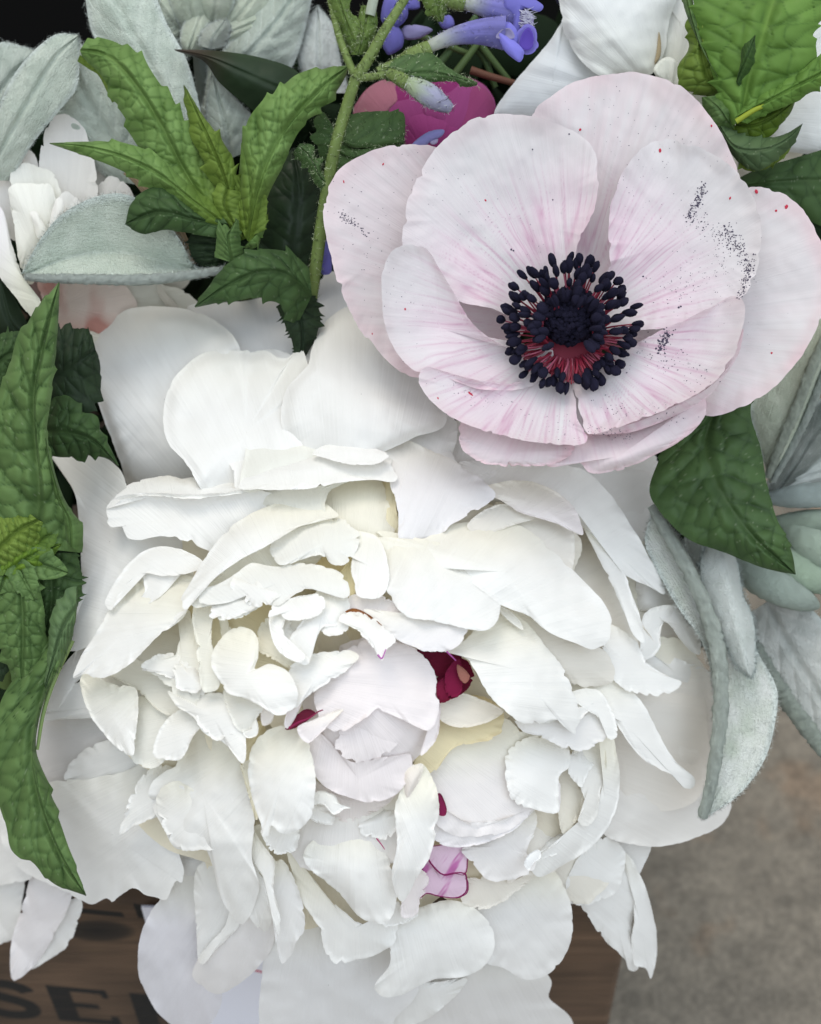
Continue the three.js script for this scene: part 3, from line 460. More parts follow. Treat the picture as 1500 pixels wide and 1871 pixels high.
  P('1090,1290,4 1114,1328 1128,1390 1131,1430 1121,1490 1086,1540 1032,1576 985,1598 972,1580 1000,1552 1042,1526 1080,1492 1100,1440 1108,1390 1096,1340', '1105,1460,10', 62, { K: 30, jag: 1.6, lump: 3, T: 0 });
  P('1062,1440 1049,1385 1060,1350 1100,1362 1107,1420 1097,1442 1090,1490 1070,1508 1057,1496 1070,1470', '1082,1420,10', 46, { tip: [0.84, 0.825, 0.78], jag: 1 });
  P('970,1370,-20 1040,1345,-10 1100,1360,-10 1100,1450,-20 1030,1540,-20 960,1540,-20', '1035,1440,-24', 15, { tip: [0.80, 0.745, 0.62], root: [0.77, 0.68, 0.5] });
  P('1030,1370,-6 1062,1360 1066,1440 1058,1500 1030,1520', '1048,1440,4', 30, { tip: [0.82, 0.78, 0.68] });
  P('940,1312 1000,1310 1060,1316 1086,1296 1112,1322 1102,1350 1062,1371 1032,1366 990,1346 960,1336', '1030,1332,10', 78, { tip: [0.845, 0.83, 0.81], jag: 3 });
  P('1040,1270 1090,1262,-4 1122,1310 1124,1345 1112,1350 1100,1318 1070,1296', '1090,1300,6', 82, { jag: 3 });
  P('815,1190 850,1172,-4 890,1130,-14 925,1118,-14 962,1140,-6 1002,1190 1032,1230 1052,1290 1056,1312 1046,1336 1030,1326 1010,1311 985,1320 950,1316 930,1301 890,1261 868,1221 850,1201', '950,1225,30', 88, { jag: 2.4, lump: 7 });
  P('795,1494 812,1482 850,1500,6 902,1500,6 962,1481 978,1474 955,1500 930,1521,4 880,1541 822,1546 796,1532', '870,1518,8', 80, { jag: 1, tip: [0.845, 0.82, 0.82] });
  P('845,1552 880,1540,-4 932,1510,-4 972,1478 980,1500 962,1560 976,1571 970,1591 930,1606 900,1609 870,1581', '925,1550,14', 58, { jag: 2, tip: [0.845, 0.82, 0.80] });
  P('930,1610,-10 950,1540 975,1500 1060,1540,-10 1010,1590 960,1600', '985,1550,2', 40, { tip: [0.83, 0.79, 0.72] });
  P('958,1578 968,1560 984,1553 988,1566 974,1578 966,1590', '973,1571,4', 98, { jag: 0.6, tip: [0.87, 0.87, 0.86] });
  P('780,1530,-20 850,1545,-10 905,1605,-10 880,1640,-20 830,1650,-20 780,1600,-20', '840,1595,-14', 24, { tip: [0.80, 0.73, 0.56], root: [0.78, 0.68, 0.45] });
  P('845,1610,-6 900,1600 935,1580 980,1590,-10 940,1630 890,1660 850,1650', '900,1622,6', 36, { tip: [0.84, 0.80, 0.72] });
  P('722,1482 736,1440 756,1404,-6 771,1400,-8 791,1430 801,1472 796,1512 786,1560 762,1600 735,1642 717,1600 727,1540', '758,1500,20', 104, { jag: 1.4 });
  P('735,1420,-14 750,1400,-10 772,1398,-10 760,1440,-10 740,1470,-20', '752,1430,0', 90, { tip: [0.83, 0.77, 0.72] });
  // two petals splashed and rimmed with magenta
  const splash = (x, y, r, fd, fa, id) => { const s = sst(-0.05, 0.45, fbm((x + y * 0.75) * 0.06, (x - y) * 0.012 + 3)), e = sst(0.9, 0.98, r); return mixc(mixc([0.80, 0.60, 0.74], [0.55, 0.14, 0.42], s * 0.9), [0.22, 0.01, 0.09], e); };
  P('768,1552 800,1545 847,1542,-4 849,1597 830,1596 810,1599 790,1581 780,1566', '815,1570,6', 66, { name: 'splashed_petal', color: splash, jag: 0.8, N: 220, K: 40, roll: 0 });
  P('765,1641 770,1600 778,1566,-8 800,1590,-6 846,1592,-6 853,1630 836,1640 800,1637 780,1633', '808,1614,6', 60, { name: 'splashed_petal', color: splash, jag: 0.8, N: 220, K: 40, roll: 0 });
  // --- lower middle ---
  P('525,1500,-20 560,1470,-20 610,1452,-16 650,1478,-6 690,1465 730,1432,-10 762,1408,-14 765,1480 730,1570 650,1570,-10 560,1590,-10', '650,1520,6', 52, { tip: [0.84, 0.815, 0.785] });
  P('530,1555 560,1590,4 620,1660,6 682,1692 722,1660,-6 718,1722 651,1752 611,1758 596,1740 586,1701 551,1641', '640,1700,14', 58, {});
  P('556,1562 580,1530,-6 612,1519,-10 662,1522,-8 697,1546 716,1600 723,1640 702,1684 660,1674 612,1622 572,1592', '640,1590,30', 84, { lump: 7, jag: 2 });
  P('735,1640 742,1610 762,1590 782,1600 770,1645 758,1672 735,1676', '756,1632,6', 66, { tip: BLUSH });
  P('690,1655 715,1640 735,1655 762,1672 730,1690 700,1690', '725,1668,6', 60, {});
  P('688,1800,-4 716,1758 712,1700,-16 762,1662,-14 822,1647,-8 862,1660 892,1690 901,1726 880,1766 842,1783 800,1786 772,1796 732,1816 704,1818', '800,1720,30', 72, { lump: 6, jag: 1.2 });
  P('848,1700 858,1642,-10 920,1600,-16 980,1580,-12 1012,1596,-4 1036,1640 1044,1692 1031,1741 1001,1776 960,1786 920,1766 890,1756', '955,1690,16', 32, { lump: 10, jag: 1.2, tip: [0.845, 0.83, 0.80] });
  const drop = (s, L, r, c) => put('petal_edge', tubeGeo(s, r, r * 0.5, { base: dome, L: L * 0.8 + 16, color: () => c, n: 30, m: 5 }), M.stem, peony);
  drop('528,1330 545,1320 565,1312 582,1300 590,1297', 112, 2.2, [0.22, 0.01, 0.06]);
  drop('780,1566 790,1581 810,1598 830,1595 849,1596 853,1615 851,1630 836,1640 800,1637 780,1632 768,1641', 72, 1.6, [0.2, 0.01, 0.09]);
  drop('688,1532 696,1542 703,1552', 106, 1.3, [0.4, 0.03, 0.14]);
  drop('690,1196 697,1203 705,1186', 124, 1.6, [0.45, 0.1, 0.4]);
  drop('816,1190 826,1200 833,1207', 110, 1.6, [0.35, 0.08, 0.3]);
}

// ---------- the anemone ----------
{
  const C = [1040, 605], bowl = (x, y) => {
    const dx = (x - C[0]) / 430, dy = (y - C[1]) / lerp(470, 235, sst(-160, 160, y - C[1])), r = Math.sqrt(dx * dx + dy * dy + 0.002), k = sst(-0.55, 0.55, dy);
    return 172 + (1 - k) * (70 * r * r - 46 * r * r * r + 30 * dx * dx) + k * (70 * r * r * r / (0.6 + r) + 16 * dx * dx);
  };
  const o = thing('anemone', 'pale pink anemone with a navy blue stamen centre above the white peony', 'anemone', at(C[0], C[1], 120));
  const tint = (k = {}) => (x, y, r, fd, fa, id) => {
    const { pink = 0.42, edge = 0.25, vein = 1, mott = 0, wash = 0 } = k, d = Math.hypot(x - C[0], y - C[1]) / 430;
    const rad = sst(0.2, 0.4, d) * (1 - sst(0.42, 0.86, d)), a = Math.atan2(x - C[0], C[1] - y);
    const wob = fbm(a * 5, d * 3 + id) * 0.05, line = Math.pow(1 - Math.abs(noise((a + wob) * 26, d * 1.2 + id * 3)), 10) * vein * rad + 0.35 * Math.pow(1 - Math.abs(noise((a + wob * 1.6) * 64, d * 3 + id)), 7) * rad * vein;
    let c = mixc([0.735, 0.712, 0.715], [0.76, 0.585, 0.665], clamp(pink * rad * (0.6 + 0.8 * fbm(a * 4 + id, d * 3))));
    c = mixc(c, [0.56, 0.30, 0.43], clamp(line * 0.66));
    c = mixc(c, [0.80, 0.52, 0.56], edge * sst(0.72, 1, r) * (0.55 + 0.6 * fbm(x * 0.02 + id, y * 0.02)));
    if (wash) c = mixc(c, [0.79, 0.60, 0.64], wash * (0.7 + 0.5 * fbm(x * 0.01 + id, y * 0.01)));
    if (mott) c = mixc(c, [0.70, 0.55, 0.58], mott * clamp(0.25 + 0.9 * fbm(a * 42 + id, d * 7) * (0.6 + fbm(x * 0.008, y * 0.008 + id))));
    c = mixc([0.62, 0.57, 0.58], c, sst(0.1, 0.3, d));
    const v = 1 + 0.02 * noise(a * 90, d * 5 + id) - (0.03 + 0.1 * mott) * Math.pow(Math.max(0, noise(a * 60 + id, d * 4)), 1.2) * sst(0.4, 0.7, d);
    return [c[0] * v, c[1] * v, c[2] * v];
  };
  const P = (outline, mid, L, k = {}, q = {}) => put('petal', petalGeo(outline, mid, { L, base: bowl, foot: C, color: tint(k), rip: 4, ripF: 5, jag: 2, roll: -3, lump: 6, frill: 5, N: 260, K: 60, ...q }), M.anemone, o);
  // outer petals
  P('975,205,-10 1000,180 1050,150,-10 1110,132,-14 1165,130,-16 1222,146,-14 1272,181,-10 1312,232 1336,282 1346,312 1330,420,-20 1240,560 1130,600 1050,600 1000,500 985,360', '1130,340,-14', -52, { pink: 0.3, edge: 0.45, mott: 0.5, wash: 0.18 });
  P('592,368,-10 604,330,-12 640,294,-14 700,268,-14 762,263,-10 802,272 830,400 900,520,-20 960,600,-20 880,660,-10 770,690 735,680 690,640 650,590 620,520 597,430', '730,450,-26', -34, { pink: 0.45, edge: 0.5, mott: 0.6, wash: 0.28 });
  P('1358,348,-10 1400,343,-10 1452,370,-14 1492,420,-18 1518,500,-22 1502,580,-14 1470,642,-6 1420,702 1352,746,8 1296,761,14 1268,745,4 1240,700,-10 1150,640,-20 1090,600,-20 1200,540,-20 1320,440', '1375,565,-22', -46, { pink: 0.25, edge: 0.6, mott: 0.25, wash: 0.12 });
  // inner petals
  P('1036,690,4 1028,740 1046,785 1074,802 1100,772 1098,720 1070,660', '1062,740,-4', -12, { pink: 0.1, edge: 0, vein: 0.6 });
  P('735,440,4 740,390 756,340,-2 782,290,-8 822,245,-12 872,215,-12 930,209,-10 992,217,-8 1042,236,-6 1082,271 1094,321 1086,381 1062,431 1048,480 1038,560,-10 1030,610,-20 960,595,-10 902,565 845,553,6 790,530,4 745,485,4', '930,400,-36', 2, { pink: 0.75, edge: 0.22, mott: 0.12 });
  P('1114,480 1112,430 1118,370 1140,311,-6 1180,266,-10 1220,254,-12 1272,266,-10 1331,300,-8 1371,350,-2 1389,402,4 1390,452,6 1380,502,6 1350,552,4 1290,586 1222,598 1160,604,-8 1060,610,-20 1090,540,-10', '1250,440,-34', 6, { pink: 0.7, edge: 0.08 });
  P('697,530,12 701,490,10 716,458,8 746,446,2 780,456,-2 802,490 832,540 872,600 942,640 1010,640,-20 980,700,-16 885,712 800,684,4 760,678,8 722,640,12 702,590,14', '805,600,-26', 40, { pink: 0.7, edge: 0.25 });
  P('765,692,14 776,671,10 802,675,6 852,690 922,700,-10 975,690,-34 1034,650,-64 1050,700,-40 1054,760,-8 1073,800,4 1066,811,10 1002,811,16 940,801,20 880,786,20 820,760,18 782,726,16', '945,735,-22', 52, { pink: 0.85, edge: 0.2 });
  P('1074,791,8 1052,730,-16 1044,660,-58 1120,648,-52 1210,602,-22 1290,566 1342,541,10 1360,555,14 1356,600,18 1341,651,20 1301,701,22 1231,741,22 1161,770,18 1101,790,14', '1190,685,-24', 54, { pink: 0.55, edge: 0.25 });
  // outer faces of the lowest petals, seen from below their rims
  P('1080,792,0 1160,772,10 1232,742,14 1302,702,14 1342,651,10 1358,600,4 1352,640,-6 1322,690,-20 1290,730,-24 1230,762,-20 1150,790,-14', '1250,732,4', 40, { pink: 0.2, edge: 0.6, wash: 0.45 }, { lump: 2, K: 20 });
  P('1000,812,-20 1100,790,-20 1180,768,-24 1240,740,-26 1285,724 1293,736,6 1281,770,6 1241,806,2 1180,830 1150,830,-10 1060,816,-10', '1160,785,-14', 8, { pink: 0.9, edge: 0.2, wash: 0.4 }, { lump: 2 });
  P('838,800,-6 850,760,-30 940,770,-40 1020,790,-40 1050,822 1010,848,-10 952,853,-12 882,846,-10 850,826,-6', '930,828,4', 22, { pink: 0.2, edge: 0.9, wash: 0.5, vein: 0.4 }, { lump: 3 });
  P('1000,851,-12 1020,800,-30 1080,790,-30 1160,780,-30 1240,750,-20 1288,728,0 1292,745,2 1270,785,-10 1215,822,-20 1130,859,-28 1080,863,-28 1058,846,-20 1030,851,-14', '1130,834,8', 24, { pink: 0.2, edge: 0.9, wash: 0.5, vein: 0.4 }, { lump: 3 });
  // ----- the dark centre -----
  const ctr = (x, y, z) => at(x, y, bowl(C[0], C[1]) + z);
  {
    const g = new THREE.SphereGeometry(1, 48, 32), p = g.attributes.position;
    for (let i = 0; i < p.count; i++) { const x = p.getX(i), y = p.getY(i), z = p.getZ(i), k = 1 + 0.09 * noise(x * 9, y * 9 + z * 5) + 0.06 * noise(x * 22 + 4, y * 22 + z * 11); p.setXYZ(i, x * k, y * k, z * k); }
    g.computeVertexNormals(); g.scale(54 * U, 50 * U, 50 * U);
    g.rotateX(-PITCH + Math.PI * 0); const c = ctr(1041, 578, 22); g.translate(c.x, c.y, c.z);
    const dome = put('pistil', g, M.anther, o);
    const bumps = []; for (let k = 0; k < 420; k++) { const a = rnd() * 6.283, r = Math.sqrt(rnd()) * 56, b = new THREE.IcosahedronGeometry(rr(2.2, 6) * U, 1); const q = ctr(1041 + Math.cos(a) * r, 576 + Math.sin(a) * r * 0.95, 22 + 56 * Math.sqrt(Math.max(0.02, 1 - r * r / 3300)) + rr(-2, 5)); b.translate(q.x, q.y, q.z); bumps.push(b); }
    stuff(put('styles', mergeGeometries(bumps), M.anther, dome));
  }
  put('receptacle', petalGeo('985,640 1000,590 1041,570 1085,590 1100,640 1080,690 1040,705 1000,690', '1041,635,10', { L: 12, base: () => bowl(C[0], C[1]), color: () => [0.16, 0.012, 0.03], jag: 0 }), M.stem, o);
  const anthers = [0, 1, 2].map((variant) => { const anther = new THREE.SphereGeometry(1, 18, 14);
  { const p = anther.attributes.position; for (let i = 0; i < p.count; i++) { const x = p.getX(i), y = p.getY(i), z = p.getZ(i); const cleft = 1 - 0.22 * Math.exp(-((x / 0.22) ** 2)) * (z > 0 ? 1 : 0.7); const q = 1 + 0.09 * noise(x * 2.3 + variant * 9, y * 2.3 + z * 3); p.setXYZ(i, x * (1 + 0.15 * y) * q, y * q, z * cleft * q); } anther.computeVertexNormals(); }
  return anther; });
  const N = 196;
  for (let k = 0; k < N; k++) {
    const ring = k < 62 ? 1 : k < 108 ? 0.86 : k < 136 ? 0.7 : 0.46, a = (k * 2.39996) % 6.283 + rr(-0.06, 0.06), s = Math.sin(a);
    const rx = 112 * ring * rr(0.9, 1.08), ry = (s < 0 ? 112 : 104) * ring * rr(0.9, 1.1), x = 1040 + Math.cos(a) * rx + rr(-6, 6), y = 596 + s * ry + rr(-6, 6);
    if (ring > 0.6 && ring < 0.75 && s > 0.2) continue; if (ring < 0.5 && s > 0.75) continue;
    const z = 48 + (1 - ring) * 64 + rr(-8, 14), fx = 1041 + Math.cos(a) * 44, fy = 608 + s * 42, fz = 6;
    const red = rnd() < 0.7 ? [0.27, 0.022, 0.05] : [0.4, 0.1, 0.16];
    const f = tubeGeo([[fx, fy, fz], [lerp(fx, x, 0.4) + rr(-5, 5), lerp(fy, y, 0.4) + rr(-5, 5), lerp(fz, z, 0.7)], [x, y, z]], 2.1, 1.3, { L: bowl(C[0], C[1]), color: () => red, n: 8, m: 5 });
    const fil = put('filament', f, M.filament, o), tip = ctr(x, y, z + 2);
    const m = new THREE.Mesh(anthers[k % 3], M.anther); m.name = 'anther'; m.castShadow = m.receiveShadow = true;
    const w = rr(5.5, 9.5) * U, l = rr(9, 15.5) * U; m.scale.set(w, l, w * 0.8);
    const dir = new THREE.Vector3(Math.cos(a), -s * CP, s * SP).multiplyScalar(0.9).add(new THREE.Vector3(rr(-0.3, 0.3), SP * 0.7 + rr(-0.3, 0.3), CP * 0.7)).normalize();
    m.quaternion.setFromUnitVectors(new THREE.Vector3(0, 1, 0), dir); m.rotateY(rr(0, 6));
    m.position.copy(tip).sub(o.position).addScaledVector(dir, l * 0.5); fil.add(m);
  }
  for (let k = 0; k < 60; k++) {
    const a = rr(0.15, 2.99), s = Math.sin(a), x = 1041 + Math.cos(a) * rr(84, 108), y = 606 + s * rr(74, 98), c = rnd() < 0.55 ? [0.33, 0.03, 0.06] : [0.40, 0.11, 0.15];
    put('filament', tubeGeo([[1041 + Math.cos(a) * 42, 604 + s * 38, 8], [1041 + Math.cos(a) * 68, 606 + s * 62, 24 + rr(-6, 6)], [x, y, 34 + rr(-10, 10)]], 2.4, 1.5, { L: bowl(C[0], C[1]), color: () => c, n: 8, m: 5 }), M.filament, o);
  }
  // spilt pollen and red flecks lying on the petals
  const grain = (list, mat, name) => {
    const gs = list.map(([x, y, z, s, e]) => { const g = new THREE.IcosahedronGeometry(s * U, 0); g.rotateZ(rnd() * 6); g.scale(rr(0.7, 1.5), e || 1, 0.4); if (e) g.rotateZ(rr(-0.9, 0.9)); g.rotateX(-PITCH + 0.2); const q = at(x, y, z); g.translate(q.x, q.y, q.z); return g; });
    stuff(put(name, mergeGeometries(gs), mat, o));
  };
  o.updateMatrixWorld(true);
  const rayTargets = o.children.filter((c) => c.name === 'petal'), ray = new THREE.Raycaster(), eye = camera.position.clone(), v = new THREE.Vector3();
  const drop = (x, y) => { v.set(0, 0, 0); at(x, y, 0, v); ray.set(eye, v.sub(eye).normalize()); const h = ray.intersectObjects(rayTargets, false)[0]; return h ? h.distance : null; };
  const lay = (list) => list.map(([x, y, s, e]) => { const d = drop(x, y); if (d === null) return null; const full = Math.hypot((x - 750) * U, (y - 935.5) * U, DIST * U); return [x, y, DIST * (1 - d / full) + 0.4, e ? s * 0.75 : s, e]; }).filter(Boolean);
  const dots = [], run = (n0, x0, y0, x1, y1, sp, s) => { for (let k = 0; k < n0 * 1.9; k++) { const t = rnd(); const g = () => (rnd() + rnd() + rnd() - 1.5) * sp; dots.push([lerp(x0, x1, t) + g(), lerp(y0, y1, t) + g(), rr(0.3, 0.95) * s * 0.66]); } };
  run(70, 1285, 340, 1262, 400, 9, 2.3); run(40, 1270, 400, 1330, 440, 18, 1.8); run(95, 1325, 415, 1372, 490, 16, 2.4); run(50, 1372, 480, 1352, 545, 7, 2.6); run(70, 1200, 545, 1350, 480, 45, 1.5);
  run(55, 1222, 605, 1205, 640, 10, 3.0); run(45, 1160, 640, 1290, 690, 34, 1.8); run(40, 620, 390, 670, 425, 8, 2.0); run(40, 1070, 780, 1150, 800, 12, 1.6); run(30, 1100, 740, 1260, 760, 22, 1.8);
  run(35, 780, 690, 1060, 800, 22, 1.3); run(60, 760, 300, 1050, 520, 90, 1.1); run(45, 620, 330, 760, 620, 60, 1.3); run(60, 1130, 300, 1380, 560, 70, 1.2); run(30, 1050, 180, 1320, 280, 50, 1.3);
  dots.push([934, 456, 2.4], [938, 458, 1.8], [1040, 245, 1.5], [973, 273, 1.6], [1010, 365, 1.5], [1240, 562, 2.6], [1244, 560, 2], [1175, 505, 1.6]);
  grain(lay(dots), new THREE.MeshStandardMaterial({ color: new THREE.Color().setRGB(0.06, 0.05, 0.085), roughness: 0.9 }), 'pollen');
  grain(lay([[860, 720, 3, 3.2], [800, 728, 2, 1.8], [887, 366, 2.4, 1.5], [1060, 237, 2, 2], [1206, 275, 2.6, 2], [1334, 362, 2.6, 1.6], [1382, 350, 3, 2], [1437, 378, 3, 2], [1418, 385, 2.4, 1.3], [628, 332, 1.8, 2.2], [700, 300, 2.4, 1.4], [1300, 230, 2, 1.6], [1410, 645, 2.5, 1.2], [740, 565, 2, 1.6], [680, 610, 2, 1.4]]), new THREE.MeshStandardMaterial({ color: new THREE.Color().setRGB(0.45, 0.02, 0.05), roughness: 0.8 }), 'red_fleck');
}

// ---------- mint and other green leaves ----------
const green = (dk, lt, o = {}) => (x, y, t, v, lift, id, vein, cl, who) => {
  const { tipc, rootc, pale = 0.25, speck = 0 } = o, av = Math.abs(v);
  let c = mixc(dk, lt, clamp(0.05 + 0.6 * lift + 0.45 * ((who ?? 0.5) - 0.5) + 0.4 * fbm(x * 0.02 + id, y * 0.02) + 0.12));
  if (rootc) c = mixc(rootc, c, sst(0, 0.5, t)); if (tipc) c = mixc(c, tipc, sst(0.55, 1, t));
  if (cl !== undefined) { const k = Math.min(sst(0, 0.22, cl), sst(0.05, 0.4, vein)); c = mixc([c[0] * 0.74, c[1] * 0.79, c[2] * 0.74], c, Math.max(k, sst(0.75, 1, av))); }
  const rib = Math.max(Math.exp(-Math.pow(v / 0.05, 2)), vein < 0.25 ? (0.25 - vein) * 2 * (1 - av) : 0);
  c = mixc(c, [lt[0] * 1.5, lt[1] * 1.35, lt[2] * 1.3], pale * rib);
  if (speck && hash(Math.floor(x * 0.5), Math.floor(y * 0.5) + id) > 0.993) c = mixc(c, [0.45, 0.5, 0.35], speck);
  return c;
};
const G1 = green([0.065, 0.135, 0.02], [0.19, 0.315, 0.09], { rootc: [0.12, 0.19, 0.02] });
const G2 = green([0.045, 0.095, 0.022], [0.125, 0.215, 0.065], { speck: 0.2 });
const GY = green([0.075, 0.13, 0.01], [0.18, 0.27, 0.045], { pale: 0.12 });
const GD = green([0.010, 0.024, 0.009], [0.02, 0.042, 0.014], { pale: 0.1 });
const GDM = green([0.022, 0.052, 0.012], [0.06, 0.118, 0.034], { pale: 0.25, speck: 0.2 });
const GP = green([0.065, 0.145, 0.016], [0.145, 0.275, 0.05], { pale: 0.45 });
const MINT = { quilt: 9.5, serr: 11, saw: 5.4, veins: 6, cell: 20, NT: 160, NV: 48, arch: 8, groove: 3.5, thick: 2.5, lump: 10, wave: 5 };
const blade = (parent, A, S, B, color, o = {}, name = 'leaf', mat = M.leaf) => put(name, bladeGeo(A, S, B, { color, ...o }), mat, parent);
const hairs = (parent, mesh, n, len, color, pick, width) => { const g = mesh.geometry; g.computeBoundingBox(); const w = woolGeo(g, n, len, { color, pick, width: width ?? 0.5, lean: 1.1 }); const m = new THREE.Mesh(w, M.hair); m.name = 'hair'; m.castShadow = m.receiveShadow = true; stuff(m); mesh.add(m); return m; };
{
  const o = thing('mint_sprig', 'bright green mint sprig with long pointed leaves beside the small cream flower', 'mint', at(430, 450, -200));
  const stemc = () => [0.08, 0.13, 0.03];
  put('stem', tubeGeo('430,430,10 445,480,-80 455,560,-240', 14, 14, { color: stemc }), M.stem, o);
  blade(o, '395,440,10 330,360,50 270,290,62 242,240,62 214,190,60 185,138,52 150,104,40', '425,440,20 345,325,58 290,220,80 245,150,86 210,112,78 180,95,66 146,92,44', '440,420,20 405,340,50 352,262,70 330,205,78 290,150,84 248,95,74 215,80,60 160,69,46', G1, { ...MINT, serr: 9, saw: 4.5 });
  blade(o, '150,104,40 180,128,48 200,150,50 214,185,52', '146,100,38 172,120,40 190,142,44 208,186,46', '141,112,28 165,128,30 178,136,34 205,188,44', GY, { NT: 40, NV: 10, quilt: 2, groove: 0, arch: 3 }, 'folded_tip');
  blade(o, '430,430,30 395,340,66 356,260,80 341,200,80 335,156,70', '436,425,30 412,330,74 385,260,92 358,200,88 336,155,70', '445,400,24 432,330,60 425,290,72 400,250,80 370,210,82 336,154,70', GY, { ...MINT, quilt: 11, serr: 8 });
  blade(o, '440,400,40 350,338,60 300,292,70 258,270,72 200,259,66 150,259,56 92,261,44', '430,425,40 350,365,76 290,318,84 230,288,82 180,272,72 140,265,62 90,261,44', '410,440,30 352,402,54 300,357,64 250,327,70 200,301,68 130,276,56 91,263,44', G1, { ...MINT, serr: 8, saw: 4, tipIn: 0.93 });
  blade(o, '430,400,40 437,310,70 450,228,84 490,180,88 540,141,80 600,124,62 636,119,50', '452,440,46 470,350,80 500,270,92 550,200,98 600,150,80 637,121,50', '462,445,40 492,352,60 522,292,70 542,240,76 582,201,76 620,160,68 638,124,50', G1, { ...MINT, serr: 8, saw: 3.8, quilt: 15 });
  blade(o, '392,372,60 402,330,72 440,318,78', '440,440,62 440,390,66 450,325,80', '484,420,60 486,370,72 460,322,78', GY, { quilt: 5, serr: 5, arch: -14, groove: 3, thick: 2, NT: 60, NV: 24 });
  blade(o, '400,330,74 390,360,70 404,395,60 432,430,50', '415,345,66 410,375,60 422,400,54 440,432,48', '440,350,70 445,380,62 440,410,58 444,434,48', GY, { quilt: 4, serr: 6, NT: 50, NV: 20 });
  blade(o, '420,440,50 370,430,64 300,420,70 262,427,66 228,410,56', '420,415,50 350,400,74 290,388,82 228,409,56', '400,385,50 335,365,66 300,340,72 268,346,70 240,372,66 229,408,56', GDM, { ...MINT, quilt: 8, serr: 5, cell: 30 });
  blade(o, '370,400,20 345,440,20 352,470,14 362,485,10', '440,430,24 420,460,20 400,490,8', '470,430,20 470,470,16 445,500,6', GD, { ...MINT, quilt: 8 });
  blade(o, '480,420,40 470,450,36 450,452,34 440,455,36', '482,400,40 470,425,48 455,440,46 446,452,40', '490,390,34 484,420,44 470,442,46 450,455,40', G1, { ...MINT, quilt: 5, serr: 5 });
}
{
  const o = thing('mint_leaf', 'broad green mint leaf curling over the peony petal below the bright mint sprig', 'leaf', at(460, 520, 40));
  blade(o, '565,490,50 530,462,66 480,456,78 440,466,80 408,490,74 380,525,64 355,560,54', '570,540,30 520,500,80 470,498,92 410,525,78 356,560,54', '545,590,20 522,575,44 505,548,66 450,545,72 400,553,64 357,562,54', GDM, { ...MINT, quilt: 8, cell: 26, serr: 7 });
  blade(o, '392,470,60 398,430,74 408,412,78 425,422,80 430,398,80', '425,480,60 418,450,80 416,430,84 432,400,82', '448,478,56 440,450,70 438,425,78 436,402,80', G2, { quilt: 4, serr: 5, saw: 5, NT: 60, NV: 20 });
  blade(o, '505,560,20 520,590,26 534,625,20 540,660,4', '530,540,20 550,590,26 552,630,18 545,665,0', '575,540,10 585,580,14 575,620,8 550,665,-4', GD, { ...MINT, quilt: 5 });
}
{
  const o = thing('dark_leaf', 'smooth dark green pointed leaf with a reddish tip behind the mint', 'leaf', at(430, 140, -60));
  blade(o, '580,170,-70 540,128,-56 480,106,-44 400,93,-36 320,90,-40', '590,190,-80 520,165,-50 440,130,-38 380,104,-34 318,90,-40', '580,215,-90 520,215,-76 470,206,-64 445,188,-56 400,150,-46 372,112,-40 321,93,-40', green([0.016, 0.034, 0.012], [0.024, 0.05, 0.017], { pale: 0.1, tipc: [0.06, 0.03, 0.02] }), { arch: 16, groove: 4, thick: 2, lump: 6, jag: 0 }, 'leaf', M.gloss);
}
{
  const o = thing('dark_leaf', 'large very dark green leaf in shade between mint sprig and hairy stem', 'leaf', at(530, 400, -60));
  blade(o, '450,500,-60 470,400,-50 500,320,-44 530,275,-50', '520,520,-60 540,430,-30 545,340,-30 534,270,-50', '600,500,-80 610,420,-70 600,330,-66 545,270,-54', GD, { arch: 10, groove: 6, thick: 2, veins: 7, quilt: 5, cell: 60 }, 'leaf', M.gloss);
}
{
  const o = thing('dark_leaf', 'dark smooth leaf at the left edge under the small cream flower', 'leaf', at(20, 560, -60));
  blade(o, '-60,440,-60 -50,520,-50 -20,600,-60 30,625,-70', '-20,440,-60 0,520,-36 20,590,-50 55,622,-70', '5,470,-60 25,540,-56 45,580,-60 60,620,-70', GD, { arch: 8, thick: 2 }, 'leaf', M.gloss);
}
